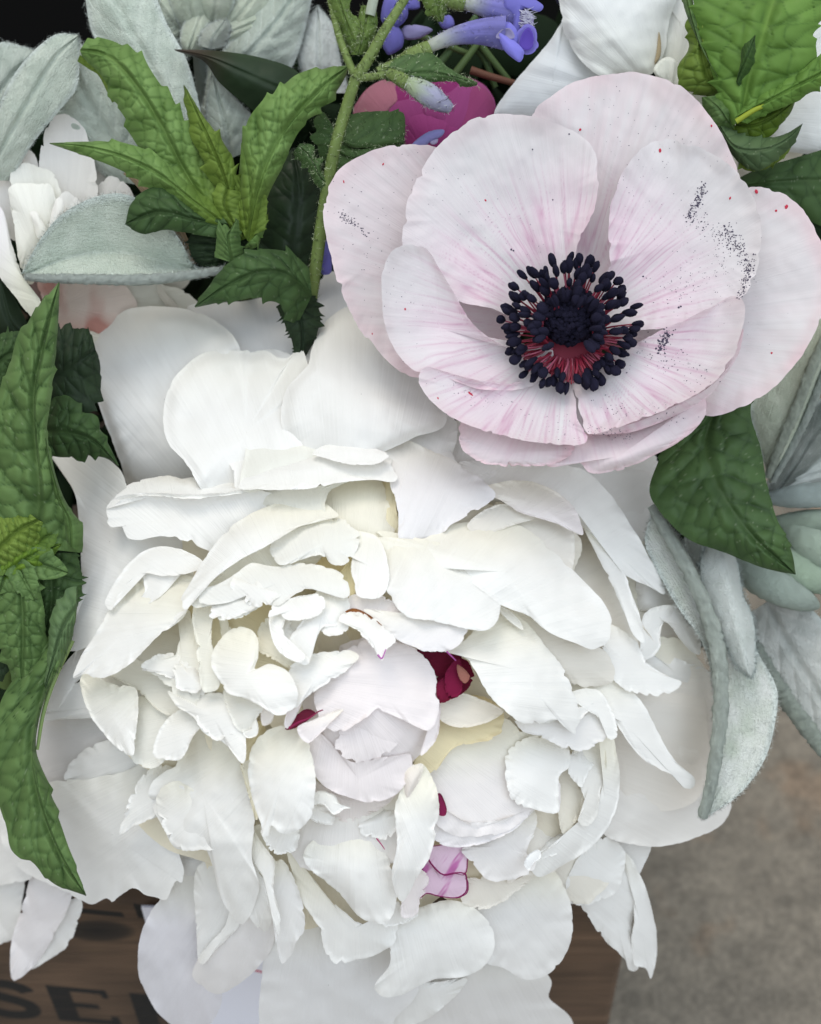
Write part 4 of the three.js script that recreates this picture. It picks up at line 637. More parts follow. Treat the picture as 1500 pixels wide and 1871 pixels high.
{
  const o = thing('mint_sprig', 'large wrinkled mint sprig at the left edge hanging over the peony', 'mint', at(40, 1000, -60));
  put('stem', tubeGeo('30,1010,60 20,1080,0 10,1250,-200', 14, 14, { color: () => [0.09, 0.14, 0.04] }), M.stem, o);
  blade(o, '-60,960,60 -40,860,84 -24,780,100 0,712,112 28,640,118 58,577,116 107,516,100', '60,1000,86 72,900,116 64,800,128 62,720,136 80,625,136 108,515,100', '146,1010,70 138,950,92 112,900,108 96,845,114 86,790,116 92,725,120 101,655,124 106,590,116 109,518,100', G2, { ...MINT, quilt: 20, serr: 10, saw: 3, cell: 34, veins: 7, lump: 12, NT: 180, NV: 56 });
  blade(o, '150,1010,90 150,960,100 128,930,108 108,890,116 92,840,120 84,800,120', '130,1000,104 126,950,114 110,915,120 98,870,124 88,830,124 84,800,120', '122,990,96 112,945,104 98,910,112 90,870,118 84,835,122 82,800,120', green([0.05, 0.10, 0.02], [0.1, 0.18, 0.05]), { quilt: 6, serr: 6, saw: 2.5, NT: 70, NV: 16 }, 'folded_margin');
  blade(o, '85,640,20 100,606,24 150,602,24 168,612,20', '84,700,10 120,680,30 160,650,26 175,640,14', '90,780,0 150,760,10 182,720,8 180,650,6', GD, { ...MINT, quilt: 7, serr: 6, cell: 30 });
  blade(o, '80,830,10 110,835,16 165,832,14 200,840,6 216,852,0', '80,790,16 120,790,40 170,805,32 216,852,0', '80,730,10 110,720,30 150,752,36 178,778,30 200,815,16 217,850,0', GDM, { ...MINT, quilt: 10, serr: 5, cell: 26 });
  blade(o, '-20,650,40 0,612,46 40,606,46 70,612,40', '-20,690,40 10,650,54 40,640,54 75,625,44', '-20,740,40 20,690,46 50,660,46 76,630,42', GDM, { ...MINT, quilt: 6 });
  blade(o, '-40,1010,70 -10,960,92 20,940,100 50,935,100', '-30,1030,80 10,990,108 40,965,108 70,950,100', '0,1070,70 40,1030,96 70,1000,98 90,960,96', GY, { quilt: 10, serr: 6, cell: 16, thick: 2, arch: 14 });
  blade(o, '-40,1060,60 0,1010,84 50,985,92 110,992,90', '-30,1090,60 20,1040,96 60,1015,98 112,994,90', '0,1110,56 40,1070,84 80,1035,88 112,998,90', green([0.06, 0.13, 0.01], [0.14, 0.24, 0.02]), { quilt: 9, serr: 7, cell: 18, thick: 2 });
  for (const [a, l, w, z] of [[-0.5, 90, 26, 104], [0.3, 100, 28, 100], [1.1, 85, 24, 106], [1.9, 70, 26, 100], [-1.3, 75, 22, 108], [2.7, 70, 24, 98]]) {
    const c = Math.cos(a), q = Math.sin(a), pt = (t, v, h) => [22 + c * l * t - q * w * v, 1015 + q * l * t + c * w * v, z + h];
    blade(o, [pt(0, -0.3, 0), pt(0.4, -1, 8), pt(0.8, -0.75, 8), pt(1.0, -0.3, 2), pt(1.08, 0, 0)], [pt(0, 0, -2), pt(0.4, 0, 2), pt(0.8, 0, 8), pt(1.08, 0, 0)], [pt(0, 0.3, 0), pt(0.4, 1, 8), pt(0.8, 0.75, 8), pt(1.0, 0.3, 2), pt(1.08, 0, 0)], a > 0 && a < 2 ? G2 : green([0.05, 0.105, 0.012], [0.12, 0.205, 0.03]), { quilt: 8, serr: 6, saw: 3, cell: 14, veins: 4, thick: 2, groove: 3, arch: -4, NT: 80, NV: 28 });
  }
  blade(o, '140,1010,60 150,1060,56 140,1110,50 110,1150,40', '90,1010,64 95,1080,66 90,1140,52 80,1200,36', '40,1030,60 40,1100,60 50,1160,50 70,1210,36', GDM, { ...MINT, quilt: 9, cell: 22 });
  blade(o, '60,1020,80 74,1080,90 82,1140,84 78,1200,70 48,1275,50', '30,1040,84 40,1100,100 42,1170,92 40,1230,74 45,1278,50', '-10,1050,74 -10,1120,84 0,1180,80 20,1230,66 42,1276,50', G2, { ...MINT, quilt: 10, serr: 7 });
  blade(o, '0,1040,50 -30,1120,60 -40,1180,56 -10,1240,40', '20,1040,54 0,1120,70 -10,1180,64 0,1245,40', '40,1050,50 30,1120,60 24,1190,54 5,1246,40', GD, { ...MINT });
  blade(o, '60,1190,50 20,1250,64 -10,1310,72 -30,1390,78 -6,1460,86 14,1515,92 26,1550,94 62,1578,96 95,1612,96 157,1637,92', '132,1120,64 100,1210,86 72,1290,98 58,1370,108 68,1450,112 104,1550,108 157,1637,92', '142,1072,70 138,1130,70 122,1190,72 88,1262,78 72,1312,84 66,1372,90 84,1422,96 100,1472,100 122,1542,100 140,1590,98 158,1636,92', G2, { ...MINT, quilt: 14, serr: 9, saw: 3, cell: 30, NT: 180, NV: 50, wave: 8 });
  blade(o, '140,1075,80 105,1100,90 92,1140,94 88,1190,92 80,1240,88', '138,1110,78 118,1140,88 104,1180,92 92,1220,90 82,1255,88', '134,1160,70 128,1175,76 114,1205,80 98,1235,82 84,1262,84', green([0.07, 0.12, 0.05], [0.12, 0.2, 0.08]), { quilt: 7, serr: 6, saw: 4, NT: 70, NV: 20 }, 'folded_margin');
  const st = put('stem', tubeGeo('132,1170,60 100,1240,70 80,1300,80 68,1370,90', 5, 3, { color: () => [0.2, 0.28, 0.1], L: 8 }), M.stem, o);
}
{
  const o = thing('mint_sprig', 'yellow green mint sprig with netted veins in the top right corner', 'mint', at(1350, 120, -20));
  blade(o, '1338,230,70 1312,170,80 1290,90,86 1274,40,80 1262,-30,66', '1352,222,74 1372,130,100 1398,50,110 1425,-40,90', '1366,226,70 1430,186,84 1472,158,92 1490,110,96 1486,60,96 1520,10,90 1530,-40,80', GP, { ...MINT, quilt: 11, cell: 44, serr: 8, saw: 5, veins: 5, slant: 1.6 });
  blade(o, '1320,180,40 1275,172,50 1246,155,54 1238,140,54 1240,118,54 1258,90,56 1256,45,52 1268,20,50', '1330,170,46 1300,150,64 1285,110,70 1278,60,66 1280,10,54', '1345,160,40 1330,140,54 1320,100,60 1310,50,60 1300,0,54', GY, { ...MINT, quilt: 8, cell: 24, serr: 7, saw: 4 });
  blade(o, '1262,-30,60 1272,40,74 1286,90,84 1300,120,90 1312,140,92', '1246,-30,50 1262,30,66 1280,85,78 1296,115,86 1312,140,92', '1240,-30,40 1252,20,58 1272,70,70 1290,105,80 1312,141,92', G2, { quilt: 5, serr: 6, saw: 3, NT: 60, NV: 18 }, 'folded_margin');
  blade(o, '1340,206,80 1396,166,96 1440,140,100 1480,118,98 1540,80,90', '1344,216,82 1400,186,104 1450,160,108 1500,135,104 1550,110,92', '1345,226,80 1400,208,92 1440,192,96 1500,158,96 1560,130,90', GP, { ...MINT, quilt: 10, cell: 22, serr: 7, saw: 4 });
  put('rib', tubeGeo('1345,222,92 1380,200,102 1410,188,106 1445,172,108', 5, 3, { color: () => [0.26, 0.32, 0.03] }), M.stem, o);
  blade(o, '1336,235,50 1350,258,56 1400,252,60 1424,230,62 1444,206,64 1455,180,66', '1344,228,54 1380,228,70 1415,212,74 1458,178,68', '1345,222,56 1390,204,68 1430,190,72 1460,172,68', green([0.045, 0.085, 0.004], [0.08, 0.14, 0.008]), { ...MINT, quilt: 6, cell: 34, serr: 6 });
  blade(o, '1340,240,40 1300,235,60 1285,200,68 1282,178,66', '1345,245,46 1325,215,74 1310,195,80 1284,177,66', '1350,240,46 1335,215,70 1330,190,74 1330,172,70', G2, { ...MINT, quilt: 4, serr: 6, NT: 70, NV: 20 });
  blade(o, '1320,215,50 1340,240,66 1400,252,74 1436,244,76 1466,226,70', '1310,225,54 1345,270,80 1400,272,86 1440,252,82 1467,225,70', '1312,240,50 1345,290,66 1382,312,70 1422,288,72 1452,258,74 1466,228,70', green([0.05, 0.09, 0.035], [0.09, 0.15, 0.06], { pale: 0.2, speck: 0.25 }), { ...MINT, quilt: 5, serr: 7, saw: 3.4, cell: 34 });
  blade(o, '1340,280,44 1360,310,46 1400,308,48 1440,280,52', '1345,285,50 1380,300,60 1410,290,60 1446,268,56', '1350,280,54 1390,285,64 1420,276,64 1450,262,58', GY, { ...MINT, quilt: 4, serr: 6 });
  blade(o, '1352,120,98 1356,80,112 1370,66,116 1378,64,114', '1345,150,100 1362,110,120 1372,88,124 1380,64,116', '1352,160,100 1374,120,112 1380,90,118 1381,66,114', green([0.02, 0.06, 0.012], [0.05, 0.11, 0.02]), { quilt: 3, serr: 5, NT: 60, NV: 16 });
}
{
  const o = thing('dark_leaf', 'dark green leaf behind the anemone under the top right mint', 'leaf', at(1430, 340, -20));
  blade(o, '1340,330,-20 1390,306,-8 1440,292,-8 1540,262,-20', '1340,345,-14 1400,335,10 1460,330,10 1560,330,-10', '1340,360,-20 1400,372,-8 1470,400,-8 1560,440,-20', GDM, { arch: 6, quilt: 5, cell: 50, veins: 5, thick: 2, groove: 5 }, 'leaf', M.leaf);
}
{
  const o = thing('mint_leaf', 'dark green hanging mint leaf under the right side of the anemone', 'leaf', at(1300, 880, -20));
  blade(o, '1270,720,0 1225,800,20 1200,850,28 1187,900,36 1216,946,44 1260,986,52 1325,1010,62 1390,1036,68 1453,1050,60', '1320,720,10 1290,800,34 1300,860,60 1330,920,78 1380,985,84 1454,1050,60', '1375,715,0 1372,760,26 1390,820,46 1400,880,60 1420,950,70 1441,992,72 1454,1048,60', GDM, { ...MINT, quilt: 11, cell: 44, veins: 8, serr: 9, saw: 2.2, slant: 1.5, arch: 10, lump: 14 }, 'leaf', M.gloss);
}

// ---------- woolly grey lamb's ear ----------
const woolc = (a, b, k = {}) => (x, y, t, v, lift, id, vein) => { let c = mixc(a, b, clamp(0.5 + 0.6 * fbm(x * 0.03 + id, y * 0.03) + 0.9 * (1 - sst(0.1, 0.55, vein)) * (k.net ?? 0.6))); const e = sst(0.8, 1, Math.abs(v)); c = [c[0] * 1.13, c[1] * 1.05, c[2] * 1.0]; return mixc(c, k.edge || [0.68, 0.74, 0.70], e * 0.7); };
const W1 = woolc([0.353, 0.439, 0.393], [0.504, 0.594, 0.549]), W2 = woolc([0.410, 0.502, 0.445], [0.504, 0.588, 0.532], { net: 0.1 }), W3 = woolc([0.502, 0.581, 0.570], [0.627, 0.706, 0.706], { net: 0.2 }), W4 = woolc([0.410, 0.502, 0.410], [0.582, 0.672, 0.571], { net: 0.2 });
const EAR = { thick: 9, arch: 6, groove: 8, veins: 6, slant: 1.8, quilt: 2, cell: 60, lump: 8, NT: 90, NV: 34 };
function ear(parent, A, S, B, color, o = {}, n = 2600, len = 11, hc = [0.68, 0.74, 0.70]) {
  const m = put('leaf', bladeGeo(A, S, B, { ...EAR, color, ...o }), M.wool, parent), g = m.geometry, total = g.attributes.position.count, NV = (o.NV ?? EAR.NV) + 1;
  hairs(parent, m, Math.floor(n * 0.9), len * 0.6, hc, null, 0.17);
  hairs(parent, m, n, len, hc, (u, v, i) => { const j = i % NV; return j < 3 || j > NV - 4; }, 0.22);
  return m;
}
function margin(parent, leaf, path, r, c, n, L = 0) {     // the thick rolled woolly rim
  const g = tubeGeo(path, (t) => r * (0.75 + 0.35 * Math.sin(Math.PI * t)), 0, { n: 90, m: 12, color: (t, a) => { const v = 0.9 + 0.2 * noise(t * 60, a * 2); return [c[0] * v, c[1] * v, c[2] * v]; }, bump: 0.22, L });
  const p = new THREE.Vector3(); for (let q = leaf; q && q !== scene; q = q.parent) p.add(q.position);
  const m = put('margin', g, M.wool, leaf); hairs(parent, m, n, 7, [c[0] * 1.25, c[1] * 1.2, c[2] * 1.2], null, 0.2); return m;
}
{
  const o = thing('lambs_ear', 'tall silver green woolly plant with broad felted leaves in the top left', 'plant', at(350, 120, -200));
  put('stem', tubeGeo('370,40,-120 380,200,-230 400,420,-400', 22, 22, { color: () => [0.34, 0.4, 0.36] }), M.wool, o);
  ear(o, '370,330,-90 300,232,-80 240,152,-80 190,92,-84 168,60,-90 152,-30,-100', '360,320,-90 320,220,-60 270,110,-56 225,30,-60 190,-40,-80', '385,330,-100 372,230,-84 342,112,-80 305,42,-84 280,-20,-90 260,-60,-96', W1, { quilt: 5 });
  ear(o, '-20,290,-10 0,190,10 30,130,20 70,85,24 105,62,20 142,64,14', '-30,330,-30 20,240,0 60,170,14 100,105,24 142,66,12', '20,330,-50 60,262,-20 100,212,-10 140,160,0 145,110,6 143,68,10', W2, {});
  ear(o, '-60,220,-60 -20,120,-50 0,78,-50 40,84,-50 62,92,-50', '-60,260,-60 -10,180,-50 30,130,-46 64,94,-50', '-20,300,-70 20,230,-60 50,160,-60 66,98,-54', W1, {});
  ear(o, '280,330,-70 262,250,-60 230,180,-50 190,120,-46 142,75,-40', '270,340,-80 215,265,-64 160,180,-50 130,110,-46 138,78,-40', '200,330,-90 130,262,-80 92,205,-70 80,150,-60 130,85,-50', W1, { quilt: 6 });
  ear(o, '400,100,-120 440,50,-120 480,0,-120 530,-50,-130', '420,130,-120 470,80,-96 520,20,-96 560,-50,-110', '500,170,-140 535,120,-120 556,60,-116 572,-10,-120 590,-60,-130', W1, { quilt: 6 });
  ear(o, '560,160,-150 543,100,-140 550,50,-140 578,12,-140', '585,170,-150 582,110,-124 582,60,-124 580,12,-140', '640,170,-150 622,110,-140 612,50,-140 582,12,-140', W3, {});
  ear(o, '360,290,-110 374,235,-100 378,180,-100 387,140,-100', '420,290,-110 415,240,-84 402,190,-86 389,140,-100', '470,270,-120 462,215,-104 440,190,-104 392,142,-100', W1, { quilt: 5 });
  ear(o, '330,300,-130 350,240,-130 372,180,-130 380,120,-130', '360,320,-130 372,240,-116 384,180,-116 388,120,-126', '400,320,-140 395,260,-130 396,190,-130 392,122,-130', W2, {});
  // the crown of young leaves at the top
  for (const [x, y, a, l, w, z] of [[300, 20, -2.2, 90, 34, -120], [345, 5, -1.8, 90, 36, -105], [395, 0, -1.4, 80, 34, -100], [440, 25, -0.9, 90, 36, -125], [420, 60, -0.4, 80, 26, -130], [310, 60, 2.6, 70, 28, -140], [360, 50, 1.9, 60, 26, -110], [450, 60, 0.5, 60, 24, -150]]) {
    const dx = Math.cos(a), dy = Math.sin(a), pt = (t, s, zz) => [x + dx * l * t - dy * w * s, y + dy * l * t + dx * w * s, zz];
    ear(o, [pt(-0.6, -0.6, z - 30), pt(0, -1, z), pt(0.6, -0.8, z + 14), pt(1, 0, z + 6)], [pt(-0.6, 0, z - 24), pt(0, 0, z + 20), pt(0.6, 0, z + 26), pt(1, 0, z + 6)], [pt(-0.6, 0.6, z - 30), pt(0, 1, z), pt(0.6, 0.8, z + 14), pt(1, 0, z + 6)], W4, { NT: 40, NV: 20 }, 900);
  }
  ear(o, '362,82,-60 366,60,-52 385,42,-46 405,36,-46', '385,90,-50 390,68,-30 402,52,-30 412,36,-44', '412,86,-60 420,66,-50 422,50,-46 416,38,-46', woolc([0.410, 0.490, 0.433], [0.560, 0.638, 0.605]), { NT: 40, NV: 20, arch: 12 }, 900);
}
{
  const o = thing('lambs_ear', 'folded woolly grey green leaf lying across the small cream flower', 'leaf', at(220, 450, -40));
  const m = ear(o, '412,488,30 360,492,30 330,440,26 290,388,28 250,362,34 212,353,38 162,364,38 110,394,36 72,440,32 40,500,28', '414,490,24 340,490,8 280,474,-6 220,462,-10 150,465,-8 100,480,6 50,500,22', '416,494,30 350,500,44 280,508,52 200,510,54 130,508,50 90,508,44 46,507,30', W2, { lump: 6, arch: -4, groove: 3, quilt: 1 }, 5200, 9, [0.72, 0.8, 0.76]);
  margin(o, m, '414,492,34 350,502,47 280,510,56 200,511,58 130,509,54 90,509,46 48,506,30', 9, [0.57, 0.63, 0.57], 2400);
}
{
  const o = thing('lambs_ear', 'long folded woolly silver leaf hugging the right side of the peony', 'leaf', at(1290, 1250, -60));
  const m = ear(o, '1190,940,-20 1178,990,-10 1196,1034,4 1240,1112,14 1282,1172,22 1303,1252,24 1306,1340,22 1298,1420,16 1282,1493,4', '1200,935,-20 1240,1000,-16 1290,1080,-12 1322,1150,-20 1338,1230,-26 1342,1310,-24 1326,1410,-12 1283,1494,2', '1215,945,-30 1270,1030,-40 1330,1110,-50 1392,1205,-44 1420,1262,-36 1416,1322,-30 1396,1390,-22 1350,1452,-12 1284,1496,0', woolc([0.410, 0.484, 0.422], [0.582, 0.638, 0.627], { net: 0.2 }), { arch: -2, groove: 2, quilt: 1, NT: 130, NV: 44 }, 8000, 9, [0.72, 0.77, 0.73]);
  margin(o, m, '1192,926,-14 1212,962,6 1240,1010,20 1268,1062,28 1292,1118,34 1310,1180,38 1317,1250,38 1316,1310,36 1310,1370,30 1298,1440,20 1283,1492,6', 13, [0.53, 0.59, 0.52], 5000);
}
{
  const o = thing('lambs_ear', 'small thick woolly pale leaf with a rounded tip beside the long silver leaf', 'leaf', at(1330, 1120, -60));
  ear(o, '1290,1000,-30 1280,1030,-12 1285,1080,0 1302,1130,8 1330,1190,14 1352,1225,16 1370,1237,14', '1310,990,-24 1325,1040,12 1340,1100,26 1356,1170,30 1371,1238,14', '1340,1004,-24 1348,1030,-10 1358,1085,0 1376,1130,6 1381,1180,10 1379,1220,12 1372,1238,14', W3, { thick: 16, arch: 14, groove: 3, lump: 4, NT: 80, NV: 30 }, 4000, 8, [0.6, 0.68, 0.66]);
  ear(o, '1250,980,-70 1255,1030,-60 1275,1080,-50 1300,1120,-46', '1290,980,-60 1290,1030,-46 1296,1080,-42 1310,1125,-44', '1340,1000,-70 1330,1040,-60 1320,1090,-54 1314,1128,-48', woolc([0.342, 0.410, 0.388], [0.470, 0.526, 0.504]), {}, 1000);
}
{
  const o = thing('lambs_ear', 'broad woolly grey leaf at the right edge above the pavement', 'leaf', at(1450, 1230, -260));
  ear(o, '1370,1120,-200 1376,1180,-190 1410,1238,-180 1450,1300,-176 1500,1368,-176 1540,1420,-180', '1400,1100,-200 1440,1180,-180 1490,1260,-170 1560,1380,-176', '1440,1090,-210 1490,1120,-190 1530,1180,-180 1560,1260,-176 1600,1380,-180', woolc([0.331, 0.376, 0.365], [0.515, 0.560, 0.549], { net: 0.5 }), { quilt: 6, NT: 100 }, 3000);
  const l = o.children[0]; margin(o, l, '1378,1176,-184 1412,1238,-172 1452,1300,-168 1502,1366,-168 1545,1424,-172', 15, [0.40, 0.45, 0.38], 1400);
}
{
  const o = thing('lambs_ear', 'pale green woolly leaf cluster at the right edge under the dark mint leaf', 'plant', at(1470, 1020, -160));
  const F = (s, r0, z, c) => { const m = put('leaf', tubeGeo(s, (t) => r0 * Math.pow(Math.sin(Math.PI * (0.12 + 0.86 * t)), 0.6), 0, { n: 40, m: 20, L: z, color: (t, a) => { const v = 0.94 + 0.12 * noise(t * 9 + r0, a); return [c[0] * v * 1.16, c[1] * v * 1.14, c[2] * v * 1.1]; }, bump: 0.05 }), M.wool, o); hairs(o, m, 1300, 12, [c[0] * 1.25, c[1] * 1.22, c[2] * 1.22], null, 0.2); };
  F('1560,900,0 1480,905,10 1390,912,-20', 24, -110, [0.40, 0.48, 0.47]); F('1560,950,0 1490,952,10 1400,955,-30', 22, -120, [0.36, 0.45, 0.37]); F('1560,985,0 1480,992,0 1400,990,-40', 22, -135, [0.33, 0.43, 0.33]);
  F('1340,1030,-40 1400,1062,10 1450,1088,16 1495,1108,0', 33, -120, [0.38, 0.46, 0.41]); F('1400,1000,-40 1460,1040,14 1530,1080,0', 34, -130, [0.40, 0.52, 0.40]); F('1440,960,-10 1490,1000,20 1550,1040,10', 32, -125, [0.42, 0.52, 0.43]);
  F('1420,1080,-60 1470,1060,-10 1540,1020,10', 30, -170, [0.3, 0.39, 0.3]);
  ear(o, '1380,910,-190 1410,870,-180 1460,840,-170 1540,800,-160', '1380,920,-180 1430,890,-160 1480,870,-150 1560,850,-150', '1380,930,-190 1430,920,-180 1490,905,-170 1570,890,-160', W3, {}, 800);
}
{
  const o = thing('lambs_ear', 'upright grey green woolly leaf at the right edge beside the anemone', 'leaf', at(1440, 740, -100));
  ear(o, '1406,880,-70 1382,800,-56 1366,740,-50 1380,680,-60 1430,620,-70 1520,560,-80', '1408,882,-66 1430,810,-30 1455,750,-20 1490,660,-20 1530,580,-40', '1410,882,-70 1455,800,-60 1480,740,-60 1510,670,-60 1560,600,-70', woolc([0.331, 0.399, 0.319], [0.448, 0.515, 0.437], { net: 0.3 }), { arch: 2 }, 2200);
  const l = o.children[0]; margin(o, l, '1402,872,-52 1430,805,-22 1456,745,-12 1490,656,-12 1530,576,-30', 9, [0.42, 0.47, 0.38], 1600); margin(o, l, '1412,880,-60 1452,808,-50 1482,745,-46 1516,660,-46 1560,590,-60', 7, [0.42, 0.47, 0.42], 1000);
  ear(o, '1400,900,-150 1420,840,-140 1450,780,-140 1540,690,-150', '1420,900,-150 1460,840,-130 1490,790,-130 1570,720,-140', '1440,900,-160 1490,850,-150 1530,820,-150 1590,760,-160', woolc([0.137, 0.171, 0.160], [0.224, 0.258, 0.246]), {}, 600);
}

// ---------- the other flowers ----------
const plain = (tip, root, o = {}) => (x, y, r, fd, fa, id) => { let c = mixc(root, tip, sst(0.1, 0.8, fd + 0.15 * fbm(x * 0.012, y * 0.012 + id))); if (o.fn) c = o.fn(c, x, y, r, fd, fa, id); const v = 1 + 0.02 * noise(fa * 40, fd * 2 + id); return [c[0] * v, c[1] * v, c[2] * v]; };
{
  const o = thing('white_flower', 'small cream white flower with blushed petals at the left edge', 'flower', at(120, 480, -160)), C = [110, 560];
  const IV = [0.82, 0.80, 0.76], IC = [0.80, 0.79, 0.64];
  const P = (s, m, L, q = {}) => put('petal', petalGeo(s, m, { L: L - (m.split(',')[1] > 475 && m.split(',')[0] > 60 ? 160 : 10), foot: C, rad: 260, roll: 0, frill: 2, rip: 2, lump: 3, T: 0.06, color: plain(q.tip || IV, q.root || IC, q), ...q }), M.petal, o);
  P('76,262 95,216 120,207 146,226 166,262 174,310 178,370 165,440,-20 100,460,-20 70,360', '125,330,-14', -40);
  P('150,300,-10 175,295 222,312 228,352 240,420,-20 180,440,-30 140,400', '190,370,-10', -86, { tip: [0.78, 0.77, 0.73] });
  P('172,360 186,332 206,322 236,342 248,380 230,420,-20 180,410', '205,370,8', -64);
  P('-30,290,-10 0,274 30,262 52,266 66,290 74,320 60,420,-30 20,440,-40 -30,400,-20', '20,345,-12', -40);
  P('18,330 26,304,-4 48,297,-4 70,306 92,312 112,350 120,430,-20 60,470,-30 30,430', '68,370,-12', -20, { tip: [0.82, 0.815, 0.75] });
  P('18,340 45,334,-4 68,335,4 90,336 102,362 100,420 92,470,-20 55,520,-30 36,480 24,400', '66,400,14', -8, { tip: [0.83, 0.825, 0.765], root: [0.8, 0.76, 0.62] });
  P('90,450 96,400 106,362,4 118,350,4 136,358 156,390 158,440 120,470', '122,410,8', -14);
  P('88,432 104,362 112,362 117,378 110,402 96,424', '105,392,6', 14, { jag: 0.6 });
  P('55,388 65,386 76,402 86,420 84,436 70,436 62,412', '72,412,6', 16, { jag: 0.6 });
  P('-40,370 0,378 20,440 40,500 58,540 72,545,6 74,572,8 60,580 20,532 -20,480 -50,440', '20,478,10', 8, { tip: [0.83, 0.80, 0.80] });
  P('56,512 76,508 74,560 96,600 120,640,-20 80,600', '80,560,-4', -30, { tip: [0.3, 0.2, 0.19], root: [0.3, 0.2, 0.18] });
  const blush = { fn: (c, x, y, r, fd, fa, id) => mixc(c, [0.60, 0.30, 0.25], clamp(0.95 * sst(-0.1, 0.4, fbm(x * 0.012 + y * 0.006, y * 0.007 - x * 0.008)) + 0.55 * sst(560, 612, y))) };
  P('68,512 120,500 180,500 222,518 250,556 230,590 205,612 160,618 115,606 90,570', '155,556,16', -24, { tip: [0.80, 0.70, 0.62], root: [0.8, 0.68, 0.6], ...blush });
  P('108,612 112,600 130,602 165,604 190,618 150,630', '145,612,6', -10, { tip: [0.78, 0.68, 0.66] });
  P('182,520 240,508 300,520 350,540 376,580 340,600 280,590 230,575 205,545', '280,552,8', -40, { tip: [0.72, 0.71, 0.62], root: [0.7, 0.66, 0.54] });
  P('290,515 300,530 325,560 350,590 340,596 310,565 288,535', '315,555,4', -22, { tip: [0.6, 0.57, 0.5], jag: 0.5 });
  P('200,420,-20 250,440 300,470 350,500 330,530 250,520 190,480', '270,480,6', -70, { tip: [0.6, 0.58, 0.5] });
  const d = thing('dried_bract', 'dry straw coloured papery bract between the cream flower and the mint', 'bract', at(300, 400, -60));
  const straw = (x, y, t, v, l, id) => { const k = 0.8 + 0.35 * noise(v * 9 + id, t * 2); return [0.56 * k, 0.42 * k, 0.26 * k]; };
  blade(d, '225,318,-40 240,330,-30 280,380,-26 330,450,-26 350,482,-30', '232,312,-36 262,340,-14 300,390,-10 335,440,-14 356,482,-26', '236,308,-40 280,336,-26 310,370,-22 345,440,-24 360,480,-30', straw, { arch: 8, thick: 2, quilt: 0, groove: 0 }, 'bract', M.leaf);
}
{
  const o = thing('peony_bud', 'round magenta pink peony bud half hidden behind the anemone', 'bud', at(790, 220, -120)), C = [790, 300];
  const pk = plain([0.36, 0.06, 0.22], [0.30, 0.035, 0.17]), PK = (k) => plain([0.36 * k, 0.07 * k, 0.23 * k], [0.32 * k, 0.04 * k, 0.18 * k]);
  { const g = new THREE.SphereGeometry(0.0118, 40, 30); g.scale(1.05, 0.95, 0.9); const c = at(785, 235, -150); g.translate(c.x, c.y, c.z); const col = new Float32Array(g.attributes.position.count * 3); for (let i = 0; i < col.length; i += 3) col.set([0.3, 0.035, 0.17], i); g.setAttribute('color', new THREE.BufferAttribute(col, 3)); put('bud_core', g, M.petal, o); }
  const ball = (x, y) => { const d2 = ((x - 785) / 128) ** 2 + ((y - 235) / 112) ** 2; return -160 + 120 * Math.sqrt(Math.max(0, 1 - d2 * 0.85)); };
  const P = (s, m, L, c, q = {}) => put('petal', petalGeo(s, m, { L: L * 0.45, base: ball, foot: C, rad: 160, roll: 2, lump: 2, rip: 2, jag: 0.6, color: c, ...q }), M.petal, o);
  P('645,205,-10 656,180 680,155 715,143 745,150 738,175 712,200 690,235 664,240', '692,190,6', 6, plain([0.46, 0.18, 0.24], [0.42, 0.14, 0.22]));
  P('740,150 790,138 850,140 890,160 906,195 900,240 860,290 820,260 780,240 745,200', '830,200,8', 8, PK(1.02));
  P('690,245 712,200 740,176 760,170 780,200 760,240 735,270 700,290', '740,225,6', 14, PK(0.96));
  P('735,215 770,205 810,215 845,235 840,270 790,290 745,290 730,250', '785,250,8', 18, PK(1.05));
  P('770,190 800,180 830,200 838,225 800,222 775,212', '802,205,6', 18, PK(0.94));
  P('860,160 890,165 905,205 895,245 850,270 838,240 850,200', '872,212,6', 20, plain([0.33, 0.06, 0.18], [0.3, 0.05, 0.17]));
}
{
  const o = thing('white_flower', 'large white flower with smooth broad petals in the top right corner', 'flower', at(1200, 100, -160)), C = [1220, 200];
  const GW = [0.80, 0.815, 0.80], GC = [0.79, 0.80, 0.70];
  const P = (s, m, L, q = {}) => put('petal', petalGeo(s, m, { L, foot: C, rad: 300, roll: 4, jag: 1, color: plain(q.tip || GW, q.root || GC, q), ...q }), M.petal, o);
  P('903,212 940,150 1000,80 1026,40 1040,20,-20 1080,60,-20 1100,160,-30 1040,210,-30 960,230,-20', '1010,150,12', -60, { tip: [0.80, 0.83, 0.84], root: [0.8, 0.83, 0.83] });
  P('1020,-40 1023,10 1032,62 1060,108 1096,138 1140,142 1190,136 1215,90 1222,40 1240,-40 1130,-70', '1125,50,26', -30, { lump: 12 });
  P('1190,-40 1215,0 1212,60 1196,110 1210,140 1250,170 1300,150 1330,60 1300,-50', '1255,60,10', -60, { tip: [0.8, 0.8, 0.76] });
  P('1194,130 1206,110 1220,104 1236,112 1250,140 1250,160 1215,150', '1224,132,6', -6);
  P('1204,58 1208,80 1206,104 1196,118 1200,90', '1204,92,2', -24, { tip: [0.42, 0.34, 0.2], root: [0.4, 0.32, 0.2], jag: 0.3 });
  P('1540,120 1480,160 1430,198 1402,238,-4 1410,262,-6 1442,277,-8 1490,282 1560,280 1580,200', '1480,225,14', -60);
  P('1420,40 1460,0 1560,-30 1600,100 1540,190 1470,190 1430,130', '1500,90,10', -90, { tip: [0.80, 0.82, 0.80] });
  P('1200,120 1300,90 1450,120 1480,260 1380,330 1250,250', '1340,200,6', -120, { tip: [0.8, 0.78, 0.68] });
}
